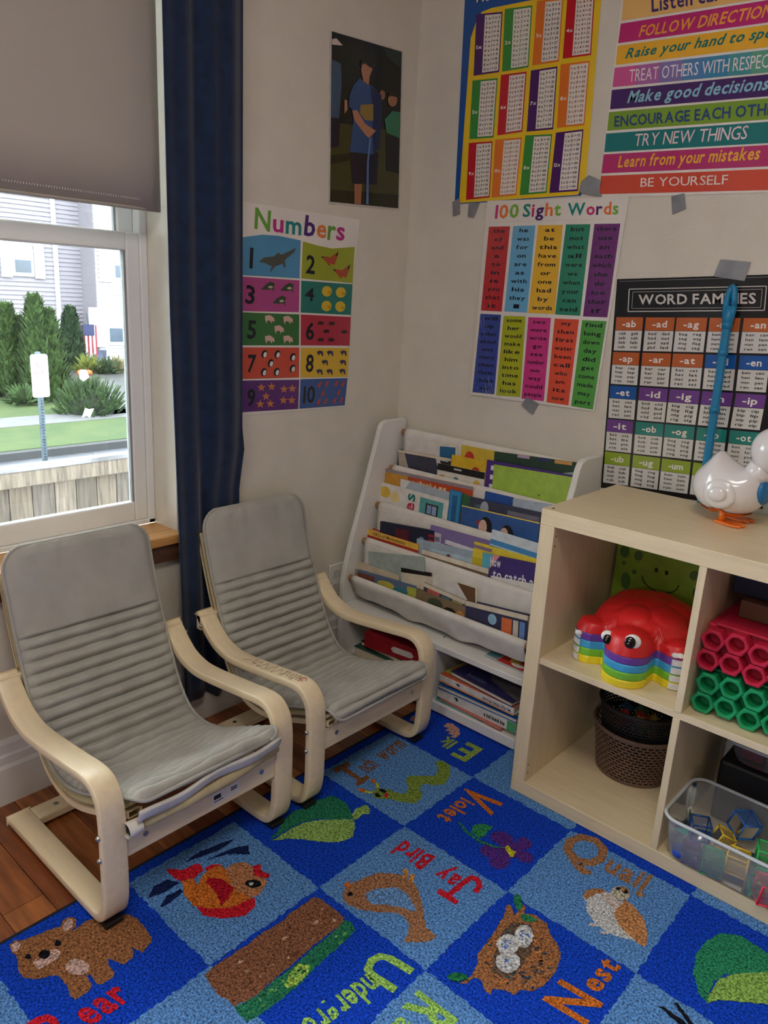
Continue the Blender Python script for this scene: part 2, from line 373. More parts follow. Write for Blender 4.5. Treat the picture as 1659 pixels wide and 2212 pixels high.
# no parking sign
sx = -6.7; sp = FX(87, 812, sx)
sg = thing('street_sign', 'white no parking sign on a perforated steel post beyond the fence', 'sign', (sx, sp.y, ZG))
MB().box(sx-.045, sx-.010, sp.y-.022, sp.y+.022, ZG, sp.z+.23).build('post', mat('galvanised_post', (84, 98, 106), .45, 20, .1, metal=.6), sg)
hl = MB(); zz = ZG+.9
while zz < sp.z-.24: hl.box(sx-.0102, sx-.008, sp.y-.006, sp.y+.006, zz, zz+.012); zz += .03
hl.build('post_holes', blackm, sg, kind='stuff')
def rrect(cy, cz, w, h, r, n=4):
    return [(cy+sx_*(w/2-r)+r*math.cos(a0+t*math.pi/2/n), cz+sz_*(h/2-r)+r*math.sin(a0+t*math.pi/2/n)) for sx_, sz_, a0 in ((1, 1, 0), (-1, 1, math.pi/2), (-1, -1, math.pi), (1, -1, 1.5*math.pi)) for t in range(n+1)]
MB().prism([(sx-.006, q[0], q[1]) for q in rrect(sp.y, sp.z, .17, .42, .025)], (.006, 0, 0)).build('sign_plate', mat('sign_white', (200, 200, 198), .4), sg)
dk = Deco(lambda u, v, l: Vector((sx+.001+l*.0008, sp.y+u, sp.z+v)), PR)
for t, v, hw, hh in (('NO', .085, .035, .05), ('PARKING', .005, .07, .045), ('ANY TIME', -.06, .055, .022)):
    dk.text(t, (-hw, v), (hw, v), (-hw, v+hh), (176, 70, 70), 1)
dk.build('lettering', sg)
# shrubs: cards of scale leaves on a core
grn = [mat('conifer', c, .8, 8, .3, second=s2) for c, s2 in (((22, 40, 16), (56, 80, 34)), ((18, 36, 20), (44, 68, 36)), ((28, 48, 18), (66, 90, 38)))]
stemm = mat('bark', (74, 56, 40), .9)
def conifer(label, base, h, r, n, m, seed, cat='tree', group=None, twin=False):
    rn = random.Random(seed); t = thing('conifer_tree', label, cat, base, group)
    g = MB(); B = Vector(base)
    tops = [(0, 0, 1)] if not twin else [(-.28*r, .0, 1), (.35*r, .0, .86)]
    for (dx, dy, s) in tops:
        for q in range(n):
            v = rn.random()**.8; a = rn.uniform(0, 6.283); rr = r*(.80 if twin else 1)*(min(1, (1-v)*1.5+.06))**.8*(.72+.28*rn.random())*(.7+.3*min(1, v*6))
            p = B+Vector((dy+rr*math.cos(a), dx+rr*math.sin(a), v*h*s))
            out = Vector((math.cos(a), math.sin(a), 0)); up = (Vector((0, 0, 1))+out*rn.uniform(.1, .7)+Vector((rn.uniform(-.4, .4), rn.uniform(-.4, .4), 0))).normalized()
            sd_ = up.cross(out).normalized(); l = .16*rn.uniform(.7, 1.4); w = .05
            g.add([p-sd_*w, p+sd_*w, p+up*l+sd_*w*.3+out*.03, p+up*l-sd_*w*.3+out*.03], [(0, 1, 2, 3)])
    g.build('foliage', grn[m], t, kind='stuff')
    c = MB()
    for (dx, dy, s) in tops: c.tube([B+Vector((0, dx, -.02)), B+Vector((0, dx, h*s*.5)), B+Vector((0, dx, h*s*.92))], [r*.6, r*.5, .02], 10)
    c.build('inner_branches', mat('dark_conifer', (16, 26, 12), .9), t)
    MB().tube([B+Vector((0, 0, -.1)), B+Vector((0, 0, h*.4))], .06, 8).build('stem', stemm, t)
    return t
def con_px(label, bx, by, tx, ty, wpx, m, seed, **k):
    b = FZ(bx, by, ZG+.1); tp = FX(tx, ty, b.x); dist = (b-CAM).length
    conifer(label, tuple(b), tp.z-b.z, wpx*dist/FPX/2, 2600, m, seed, **k)
gk = 'conifers in front of the house opposite'
con_px('tall narrow conifer cut by the left edge of the window view', -6, 856, -4, 658, 44, 0, 1, group=gk)
con_px('forked conifer second from the left, in front of the garage door', 36, 858, 32, 668, 58, 2, 2, group=gk, twin=True)
con_px('tallest conifer standing behind the no parking sign', 100, 866, 88, 650, 76, 2, 3, group=gk, twin=True)
con_px('dark green conifer beside the lantern against the house', 158, 799, 154, 672, 44, 1, 4, group=gk)
b = FZ(198, 893, ZG+.1); t = thing('pine_bush', 'round spiky pine bush at the corner of the driveway', 'bush', tuple(b))
g = MB(); rn = random.Random(5); R0 = 70*(b-CAM).length/FPX
for q in range(420):
    a = rn.uniform(0, 6.283); e = rn.uniform(.02, 1.35); d = Vector((math.cos(a)*math.cos(e), math.sin(a)*math.cos(e), math.sin(e)*.95))
    p = b+d*R0*rn.uniform(.55, .9); tip = p+(d+Vector((0, 0, .7))).normalized()*.22
    for w in range(8):
        f = w/8; c = p.lerp(tip, f); o = Vector((rn.uniform(-1, 1), rn.uniform(-1, 1), .6)).normalized()*.07*(1.2-f); s_ = o.cross(d).normalized()*.012
        g.add([c-s_, c+s_, c+o], [(0, 1, 2)])
    g.tube([p, tip], [.02, .008], 4)
g.build('needles', grn[0], t, kind='stuff')
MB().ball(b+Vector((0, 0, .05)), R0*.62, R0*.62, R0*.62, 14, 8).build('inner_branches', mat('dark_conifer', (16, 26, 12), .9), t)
def shrub(label, px, py, r, c, seed):
    b = FZ(px, py, ZG+.1); t = thing('low_shrub', label, 'shrub', tuple(b)); g = MB(); rn = random.Random(seed)
    for q in range(160):
        a = rn.uniform(0, 6.283); e = rn.uniform(.1, 1.4); d = Vector((math.cos(a)*math.cos(e), math.sin(a)*math.cos(e), math.sin(e)))
        p = b+d*r*rn.uniform(.1, .6); s_ = d.orthogonal().normalized()*.05; g.add([p-s_, p+d*r*.25-s_*.2, p+d*r*.5, p+s_], [(0, 1, 2, 3)])
    g.build('leaves', mat('leafy', c, .8, 8, .25), t, kind='stuff')
shrub('yellow green leafy plant below the flag', 192, 806, .6, (92, 98, 34), 1)
shrub('small dark green shrub below the lower house window', 232, 808, .55, (48, 62, 34), 2)
shrub('pale flowering shrub right of the garden flag', 256, 806, .6, (112, 106, 76), 3)
shrub('low green tuft at the foot of the tallest conifer', 52, 874, .5, (54, 76, 38), 4)
for i, px in enumerate((175, 191)):
    b = FZ(px, 812, ZG+.1); p = thing('pumpkin', ['left orange pumpkin on the ground by the flag', 'right orange pumpkin on the ground by the flag'][i], 'pumpkin', tuple(b), 'pumpkins by the flag')
    g = MB(); g.grid(20, 9, lambda i, j: b+Vector((math.cos(i*math.pi/10)*math.sin(j*math.pi/8)*.11*(1+.08*math.cos(i*math.pi/2)), math.sin(i*math.pi/10)*math.sin(j*math.pi/8)*.11*(1+.08*math.cos(i*math.pi/2)), .09-.09*math.cos(j*math.pi/8))), closeu=True)
    g.build('fruit', mat('pumpkin_orange', (170, 78, 20), .5), p, smooth=True); MB().tube([b+Vector((0, 0, .17)), b+Vector((.02, 0, .23))], .015, 6).build('stem', stemm, p)
# house opposite
HX = -23.6; yb_ = FX(182, 700, HX).y
hs = thing('house', 'pale sided two storey house across the street', 'house', (HX, yb_, ZG))
def siding(name, x, ya, yb, za, zb, m, st=.13):
    g = MB(); z = za
    while z < zb:
        g.add([(x+.03, ya, z), (x+.03, yb, z), (x, yb, z+st), (x, ya, z+st)], [(0, 1, 2, 3)]); g.add([(x+.03, ya, z), (x, ya, z), (x, yb, z), (x+.03, yb, z)], [(0, 1, 2, 3)]); z += st
    g.box(x-.3, x-.001, ya, yb, za, zb)
    return g.build(name, m, hs, kind='stuff')
siding('siding', HX, -2, yb_+.2, ZG, 7.5, mat('lilac_siding', (118, 113, 119), .7))
siding('white_siding', HX+.9, yb_, yb_+9, ZG, 7.5, mat('white_siding', (160, 158, 160), .6))
MB().box(HX, HX+.9, yb_-.02, yb_+.0, ZG, 7.5).build('corner_return', mat('lilac_siding', (118, 113, 119), .7), hs)
wh = mat('white_trim', (182, 182, 184), .5); dg_ = mat('dark_house_glass', (62, 74, 86), .15, 1.2, .2)
def hwin(x, pts, shl, shr):
    (ax, ay), (bx_, by_) = pts; p = FX(ax, ay, x); q = FX(bx_, by_, x); y0, y1, z0, z1 = p.y, q.y, q.z, p.z
    f = MB().box(x, x+.06, y0-.08, y1+.08, z0-.1, z1+.08).build('window', wh, hs)
    zm = (z0+z1)/2
    for a, b2, dz in ((z0, zm-.04, .062), (zm+.04, z1, .062)): MB().box(x+.055, x+dz, y0, y1, a, b2).build('pane', dg_ if a == z0 else mat('pale_house_glass', (130, 146, 150), .15, 1.2, .1), f)
    w = (y1-y0)*.62
    for on, ya in ((shl, y0-.1-w), (shr, y1+.1)):
        if on: MB().box(x+.03, x+.085, ya, ya+w, z0-.15, z1+.12).build('shutter', wh, hs)
hwin(HX, ((27, 526), (67, 590)), 1, 1)
hwin(HX+.9, ((245, 540), (290, 602)), 1, 0)
hwin(HX+.9, ((233, 673), (292, 738)), 1, 0)
p = FX(160, 540, HX); MB().box(HX, HX+.09, p.y-.7, p.y-.58, ZG, 7.5).build('downspout', wh, hs)
gd0, gd1 = FX(-60, 676, HX), FX(127, 676, HX)
gdo = MB().box(HX+.02, HX+.10, gd0.y, gd1.y, ZG, gd0.z).build('garage_door', wh, hs)
for k in range(5):
    ya = gd0.y+.3+k*(gd1.y-gd0.y-.3)/5; MB().box(HX+.10, HX+.115, ya, ya+.5, gd0.z-.75, gd0.z-.42).build('pane', mat('garage_glass', (52, 56, 62), .2), gdo)
lp = FX(134, 688, HX); ln = MB(); ln.box(HX+.03, HX+.12, lp.y-.03, lp.y+.03, lp.z-.25, lp.z+.0).tube([(HX+.16, lp.y, lp.z-.22), (HX+.16, lp.y, lp.z+.1), (HX+.16, lp.y, lp.z+.24)], [.07, .11, .01], 8)
ln.build('lantern', mat('lantern_black', (50, 50, 54), .5), hs)
fp0, fp1 = FX(207, 778, HX+1.6), FX(187, 676, HX+1.6)
fl = thing('flag', 'striped red and white flag with blue corner hanging from a pole', 'flag', (HX+1.6, fp0.y, ZG))
MB().tube([(HX+1.6, fp0.y, ZG), tuple(fp1)], .02, 8).build('pole', mat('flag_pole', (60, 60, 70), .4), fl)
fa, fb = FX(194, 702, HX+1.62), FX(195, 772, HX+1.62); fw = .46
for i in range(7):
    MB().box(HX+1.62+.02*(i % 2), HX+1.63+.02*(i % 2), fa.y-.25+fw*i/7, fa.y-.25+fw*(i+1)/7, fb.z+.05*(i % 3), fa.z-.0*(i < 4)).build('stripe', mat('flag_red', (120, 26, 42), .7) if i % 2 == 0 else wh, fl)
MB().box(HX+1.645, HX+1.66, fa.y-.25, fa.y+.12, fa.z-.32, fa.z+.02).build('canton', mat('flag_blue', (32, 38, 74), .7), fl)
gf = FX(217, 770, HX+1.3); g_ = thing('garden_flag', 'small dark garden flag standing among the shrubs', 'flag', (HX+1.3, gf.y, ZG))
MB().box(HX+1.3, HX+1.32, gf.y-.2, gf.y+.2, gf.z-.28, gf.z+.2).build('cloth', mat('garden_flag', (66, 70, 90), .8, 5, .2), g_)
MB().tube([(HX+1.29, gf.y-.22, ZG), (HX+1.29, gf.y-.22, gf.z+.25)], .015, 6).build('stake', blackm, g_)
fab2 = clear('thin_white_paper', (246, 246, 244), .9, .5, diffuse=False); fab2.node_tree.nodes['Transparent BSDF'].inputs[0].default_value = (1, 1, 1, 1)
# scraps of paper stuck on the pane
for lab, pts in (('torn white paper scrap stuck on the window pane, upper of two', [(170, 803), (176, 798), (187, 799), (193, 815), (180, 824), (172, 818)]), ('torn white paper scrap stuck on the window pane, lower of two', [(177, 902), (184, 881), (192, 884), (203, 882), (194, 903), (187, 898)])):
    tag(MB().prism([FX(x, y, -.956) for x, y in pts], (.0006, 0, 0)).build('paper_scrap', fab2), lab, 'paper')
# ================================================================= rug
gx, gy, gs, gt = -.0976, -.3115, .2924, .280
rug = thing('alphabet_rug', 'blue checkered rug with animals and words', 'rug', (.3, -.6, FLZ))
RB, RL = (16, 66, 190), (92, 142, 242)
MB().box(-.415, 1.36, -1.72, .40, FLZ+.0004, 0).build('rug_base', pile('rug_blue', RB), rug)
MB().box(-.421, -.4151, -1.72, .40, FLZ+.0004, .001).build('rug_binding', mat('rug_binding', (24, 30, 44), .9), rug)
rp = Deco(lambda x, y, l: FZ(x, y, .0002+l*.0004), lambda c: pile('rug', c)); rp.fz = .0018
sq = MB(); nn = 0
for i in range(-1, 5):
    for j in range(-5, 3):
        if (i+j) % 2 == 1:
            x0, y0 = gx+i*gs, gy+j*gt; x1, y1 = min(x0+gs, 1.35), min(y0+gt, .395)
            pts = []
            for (a, b) in (((x0, y0), (x1, y0)), ((x1, y0), (x1, y1)), ((x1, y1), (x0, y1)), ((x0, y1), (x0, y0))):
                for k in range(40): pts.append((a[0]+(b[0]-a[0])*k/40+random.uniform(-1, 1)*.003, a[1]+(b[1]-a[1])*k/40+random.uniform(-1, 1)*.003, .0003))
            MB().ngon(pts).build('light_square', pile('rug_light', RL), rug)
BR, PK, BK, OR, RD, TAN = (150, 102, 66), (226, 168, 158), (20, 22, 30), (226, 110, 40), (204, 28, 46), (178, 122, 86)
LG, DG, PU, YE, WT = (140, 178, 96), (40, 120, 88), (84, 44, 128), (236, 214, 40), (224, 226, 226)
def item(name, T):
    d = Deco(rp.pos, rp.mk, T); d.fz = .0016; d.nm = name; d.wt = 2; return d
def fin(d): d.build(d.nm, rug)
def stroke(d, pts, w, c, l=1):
    P_ = [Vector(p) for p in pts]; a = []; b = []
    for i, p in enumerate(P_):
        t_ = (P_[min(i+1, len(P_)-1)]-P_[max(i-1, 0)]).normalized(); n = Vector((-t_.y, t_.x))*w; e = t_*w*(.6 if i == len(P_)-1 else -.6 if i == 0 else 0); a.append(p+n+e); b.append(p-n+e)
    d.poly(a+b[::-1], c, l)
C1, C2, C3, C4, C5 = (0, 1700, .2532), (400, 1850, .3496), (700, 1560, .2893), (960, 1780, .3014), (1400, 1560, .2947)
K3, K5 = (0, 1560, .5003), (560, 1520, .3737)
d = item('bear_picture', C1)
d.poly([(75,1350),(130,1305),(190,1310),(210,1300),(300,1270),(420,1215),(510,1195),(540,1140),(600,1105),(650,1135),(645,1190),(620,1225),(740,1140),(800,1120),(1000,1100),(1090,1080),(1180,1130),(1290,1280),(1295,1320),(1210,1415),(1130,1370),(1120,1330),(1140,1420),(1130,1460),(1060,1510),(1000,1490),(925,1460),(920,1500),(980,1580),(970,1620),(850,1690),(800,1650),(780,1600),(730,1610),(780,1690),(760,1740),(640,1820),(600,1780),(570,1690),(490,1600),(330,1635),(210,1630),(160,1570),(150,1500),(140,1440),(90,1410)], BR)
d.poly([(90,1350),(140,1320),(185,1340),(150,1400),(110,1410)], PK, 2).poly([(530,1180),(590,1120),(635,1150),(600,1210),(550,1230)], PK, 2)
d.poly([(280,1510),(300,1470),(380,1460),(440,1390),(510,1385),(520,1430),(470,1480),(330,1555)], PK, 2).ell(660,1535,105,70,PK,2)
d.ell(240,1445,26,24,BK,3).ell(495,1330,28,26,BK,3).ell(375,1428,52,36,BK,3,rot=-.3); fin(d)
d = item('bear_word', C1); d.text('B', (480,2250),(690,2110),(230,2030), RD, 1, 1).text('ear', (760,2040),(1130,1790),(570,1890), RD, 1, 1); fin(d)
d = item('fish_picture', K3)
d.poly([(720,630),(780,640),(860,607),(880,640),(820,690),(770,685),(725,650)], RD).poly([(885,625),(930,612),(960,618),(900,660)], RD)
d.poly([(800,745),(880,835),(960,848),(1060,835),(1105,790),(1100,755),(1000,790),(880,770)], RD)
d.poly([(785,690),(830,670),(850,700),(885,650),(940,615),(985,640),(1000,700),(1060,740),(1090,760),(1000,800),(900,805),(830,790),(795,740)], OR, 2)
d.poly([(975,640),(1000,610),(1060,605),(1120,640),(1155,690),(1120,745),(1080,755),(1020,725),(990,680)], TAN, 3)
d.poly([(888,690),(905,672),(960,678),(1010,715),(985,760),(955,792),(935,740)], (170, 20, 40), 3)
d.poly([(1092,620),(1125,615),(1130,640),(1168,660),(1155,675),(1098,665)], RD, 4).ell(1093,698,35,18,BK,4).ell(1085,697,10,6,WT,5)
nv = (18, 34, 84)
d.poly([(800,605),(860,560),(960,520),(1010,505),(960,545),(870,580)], nv).poly([(640,760),(660,710),(720,680),(780,690),(700,740)], nv).poly([(880,600),(1000,545),(1070,530),(1080,570),(980,570)], nv).poly([(690,800),(720,750),(780,720),(790,735),(720,790)], nv); fin(d)
d = item('underground_picture', C2)
d.poly([(120,740),(160,690),(330,580),(390,545),(480,470),(600,400),(650,350),(740,290),(790,250),(830,260),(900,310),(985,380),(960,430),(880,480),(780,560),(680,650),(560,750),(440,860),(300,930),(270,890),(210,860),(160,800)], (134, 90, 66))
d.poly([(300,930),(440,860),(560,760),(700,650),(800,560),(900,480),(990,390),(1030,410),(1050,460),(1000,510),(900,600),(800,690),(700,800),(580,890),(440,990),(380,1020),(320,970)], DG)
d.poly([(610,790),(650,720),(700,660),(770,670),(760,730),(690,790),(630,815)], (156, 194, 84), 2)
rr = random.Random(3)
for q in range(26):
    u, v = rr.random(), rr.random(); x = 180+u*700+v*100-20; y = 740-u*440+v*150-10
    d.ell(x, y, rr.uniform(8, 26), rr.uniform(5, 12), rr.choice([(190,160,140),(104,66,48),(112,72,52),(160,124,100)]), 2, 8, rot=-.6)
for q in range(30):
    u, v = rr.random(), rr.random(); d.ell(380+u*600+v*30, 930-u*480+v*50, rr.uniform(8, 22), rr.uniform(4, 9), rr.choice([(96,164,90),(30,96,70),(124,180,96)]), 2, 8, rot=-.6)
fin(d)
GW = (150, 200, 96)
d = item('underground_word', C2); d.text('U', (1210,570),(1070,710),(1410,690), GW, 1, 1).text('nderground', (1125,725),(505,1175),(1235,830), GW, 1, 1); fin(d)
d = item('letters_at_the_edge', C2); d.text('R', (1450,830),(1345,945),(1680,1000), GW, 1, 1).text('a', (1335,985),(1270,1050),(1460,1075), GW, 1, 1); fin(d)
d = item('jay_bird_picture', C2)
d.poly([(970,230),(1000,180),(1060,155),(1120,125),(1200,100),(1280,105),(1350,120),(1420,170),(1450,230),(1470,320),(1490,440),(1555,495),(1490,530),(1350,530),(1380,470),(1380,420),(1350,370),(1300,345),(1200,345),(1080,330),(1010,300),(980,270)], (158, 112, 80))
d.poly([(1115,230),(1170,200),(1300,190),(1370,230),(1430,330),(1400,340),(1340,315),(1250,300),(1150,295),(1120,265)], (104, 148, 232), 2)
d.poly([(975,180),(1010,150),(1025,185),(1000,195)], OR, 2).ell(1020,232,16,16,BK,2)
d.poly([(1345,130),(1352,100),(1340,85),(1362,78),(1378,88),(1368,135)], (214,136,70), 2).poly([(1380,160),(1390,130),(1376,118),(1402,108),(1420,118),(1404,165)], (214,136,70), 2); fin(d)
d = item('jay_word', C3); stroke(d, [(865,1262),(985,1345)], 20, RD); stroke(d, [(920,1300),(1065,1180),(1105,1158),(1145,1175),(1162,1220),(1135,1258)], 21, RD); d.text('ay', (1035,1165),(900,1080),(925,1245), RD, 1); fin(d)
d = item('bird_word', C3); d.text('Bird', (830,1010),(600,885),(725,1100), RD, 1); fin(d)
d = item('leaf_picture', K5)
d.poly([(60,790),(100,740),(160,650),(200,620),(290,600),(330,560),(420,530),(500,570),(540,640),(545,665),(440,670),(350,665),(240,690),(180,720)], DG)
d.poly([(75,792),(180,725),(250,690),(360,670),(545,668),(555,710),(540,770),(460,800),(380,802),(260,785),(160,780)], LG, 2)
d.poly([(535,640),(560,605),(620,585),(640,610),(635,640),(600,640),(560,670),(545,672)], LG, 2); fin(d)
d = item('inchworm_picture', C3)
d.poly([(360,520),(400,490),(480,500),(560,530),(610,530),(630,490),(610,420),(640,400),(760,400),(820,400),(855,370),(835,300),(880,285),(940,320),(940,400),(900,465),(820,470),(740,460),(715,490),(735,560),(680,605),(600,600),(500,575),(420,575),(370,555)], (124, 148, 62))
d.poly([(300,510),(365,517),(365,532),(305,528)], YE, 2).poly([(383,455),(402,450),(412,490),(393,490)], YE, 2).ell(285,507,28,14,OR,2).ell(370,440,20,16,OR,2)
d.ell(438,512,28,13,BK,2,rot=.4).ell(400,545,24,13,BK,2,rot=.4).ell(465,545,17,17,RD,3); fin(d)
d = item('inchworm_word', C3); IB = (128, 84, 56); stroke(d, [(85,360),(180,315)], 18, IB); stroke(d, [(250,462),(320,410)], 18, IB); stroke(d, [(130,338),(285,438)], 17, IB); fin(d); d = item('inchworm_word_end', C3); d.text('nch', (330,380),(410,320),(220,320), IB, 1, 1).text('worm', (450,290),(620,170),(360,225), IB, 1, 1); fin(d)
d = item('violet_picture', C3)
for e in ((1330,868,88,50,.3),(1490,905,60,46,.2),(1230,960,66,50,.2),(1310,1040,78,56,0),(1500,1005,64,42,.3),(1385,955,95,64,0)): d.ell(*e[:4], PU, 1, rot=e[4])
d.poly([(1350,930),(1375,920),(1395,950),(1440,965),(1420,985),(1420,1005),(1390,1005),(1370,970)], YE, 3)
d.poly([(1000,745),(1020,745),(1060,800),(1170,885),(1280,922),(1360,938),(1280,938),(1160,900),(1050,820)], (44,128,96), 2).poly([(1095,820),(1115,770),(1180,755),(1270,780),(1225,810),(1200,850),(1150,865)], (50,140,84), 2); fin(d)
d = item('violet_word', C3); d.text('V', (1108,463),(1012,548),(1330,600), OR, 1, 1).text('iolet', (1030,560),(840,705),(1135,615), OR, 1, 1); fin(d)
d = item('elk_picture', C3); d.poly([(890,30),(920,5),(960,10),(1010,50),(1015,90),(980,120),(940,110),(960,95),(925,85),(945,70),(905,65),(930,45)], (206, 150, 138))
d.poly([(650,-40),(720,-60),(770,-20),(700,-5),(640,-10)], (206,150,138)); fin(d)
d = item('elk_word', C3); EG = (150, 176, 84); d.text('E', (1185,205),(1070,150),(1060,295), EG, 1, 1).text('lk', (1000,150),(910,103),(925,200), EG, 1, 1); fin(d)
d = item('quail_picture', C4)
d.poly([(990,520),(1020,560),(1010,600),(1060,690),(1130,750),(1220,800),(1340,830),(1400,850),(1300,700),(1240,580),(1120,490),(1050,480)], WT)
d.poly([(1290,540),(1370,600),(1430,680),(1450,760),(1450,870),(1430,885),(1350,820),(1260,740),(1220,660),(1225,610)], (190,132,84), 2)
d.poly([(990,520),(1010,480),(1070,460),(1140,465),(1160,490),(1080,500),(1020,545)], (170,120,80), 2).poly([(1130,490),(1200,490),(1250,550),(1290,560),(1240,600),(1180,580),(1130,530)], (228,186,176), 2)
d.ell(1262,495,72,46,(206,190,166),3,rot=.4).poly([(1240,450),(1290,445),(1330,480),(1320,510),(1280,480)], (160,118,82), 4).ell(1245,463,15,13,BK,5).ell(1300,488,18,14,BK,5).ell(1400,500,32,20,(170,124,88),3,rot=.4)
for a, b in (((1030,725),(1100,720)),((1110,780),(1180,775))): d.poly([a,(a[0]+10,a[1]-14),(b[0],b[1]-8),(b[0]+4,b[1]+10),(a[0]+40,a[1]+12)], (220,190,186), 2)
fin(d)
d = item('quail_word', C4); QB = (160, 112, 76); d.text('Q', (796,186),(1079,347),(951,33), QB, 1).text('uail', (1135,320),(1420,480),(1215,225), QB, 1, 1); fin(d)
d = item('nest_picture', C4)
d.poly([(110,1145),(190,1090),(240,1000),(240,930),(300,860),(380,740),(430,650),(445,575),(475,580),(500,650),(560,580),(585,590),(570,640),(650,650),(730,710),(760,790),(820,880),(835,950),(800,1060),(730,1140),(640,1200),(560,1185),(490,1225),(440,1190),(340,1180),(335,1225),(295,1200),(260,1120),(210,1100),(170,1140)], (156, 104, 66))
d.poly([(330,1060),(360,930),(420,760),(500,700),(620,720),(660,820),(620,920),(540,1040),(440,1100)], (104, 82, 66), 2)
for q in range(130):
    a = rr.uniform(0, 6.28); r_ = rr.uniform(.45, 1); x, y = 545+250*r_*math.cos(a), 950+245*r_*math.sin(a)
    if x < 330 and y < 830: continue
    d.ell(x, y, rr.uniform(8, 26), rr.uniform(4, 8), rr.choice([(200,112,52),(36,64,96),(120,80,52),(214,130,70),(44,78,90)]), 3, 7, rot=rr.uniform(-1.2, .6))
for e in ((570,805,68,82),(455,862,82,72),(455,990,88,78)): d.ell(*e, WT, 4)
for q in range(34):
    e = rr.choice(((570,805,42,52),(450,862,50,42),(455,990,56,48))); d.ell(e[0]+e[2]*rr.uniform(-.8,.8), e[1]+e[3]*rr.uniform(-.8,.8), rr.uniform(5,13), rr.uniform(3,6), (70,116,204), 5, 6, rot=rr.uniform(-1,1))
d.ell(527,560,30,58,(40,124,80),4,rot=-.2).poly([(540,650),(600,645),(665,690),(620,705),(560,690)], (48,130,84), 4).poly([(15,1090),(80,1060),(150,1075),(170,1105),(100,1130),(40,1120)], (34,116,72), 4); fin(d)
d = item('nest_word', C4); d.text('N', (1000,1440),(1130,1280),(710,1265), OR, 1, 1).text('est', (1095,1215),(1265,1020),(955,1125), OR, 1, 1); fin(d)
d = item('edge_leaf_picture', C5)
d.poly([(430,2060),(370,1980),(330,1850),(350,1700),(430,1600),(540,1545),(680,1565),(800,1640),(879,1700),(960,1770),(960,1850),(700,1850),(560,1850),(490,1900),(450,1980)], (44,136,96))
d.poly([(430,2065),(460,1970),(520,1880),(640,1845),(879,1830),(960,1830),(960,2075),(800,2060),(520,2035)], (136,176,84), 2)
d.poly([(75,2085),(110,2080),(250,2180),(330,2260),(280,2260)], BK, 2).poly([(180,2050),(215,2060),(380,2260),(330,2260)], BK, 2); fin(d)
# ================================================================= armchairs
fabg = mat('grey_cotton', (176, 175, 167), .9, 14, .04, .3, 260, spec=.2)
sling = mat('beige_canvas', (190, 176, 138), .9, 30, .06, .3, 400, spec=.2)
ARM = [(-.735,.388),(-.71,.360),(-.685,.336),(-.655,.317),(-.61,.306),(-.56,.307),(-.5,.313),(-.42,.322),(-.37,.328),(-.335,.327),(-.311,.314),(-.295,.29),(-.288,.25),(-.287,.18),(-.287,.11),(-.290,.066),(-.301,.033),(-.324,.013),(-.36,.007),(-.45,.006),(-.6,.006),(-.735,.006)]
SEAT0 = [(-.262,.236),(-.275,.262),(-.31,.258),(-.40,.225),(-.49,.194),(-.56,.186),(-.615,.203),(-.66,.258),(-.70,.345),(-.735,.435),(-.766,.53),(-.793,.64)]
SEAT1 = [(-.262,.282),(-.285,.288),(-.33,.268),(-.41,.228),(-.50,.192),(-.565,.184),(-.62,.203),(-.665,.262),(-.703,.348),(-.737,.436),(-.766,.53),(-.794,.645)]
OX = .287
def path_len(P):
    L = [0]
    for a, b in zip(P, P[1:]): L.append(L[-1]+(b-a).length)
    return L
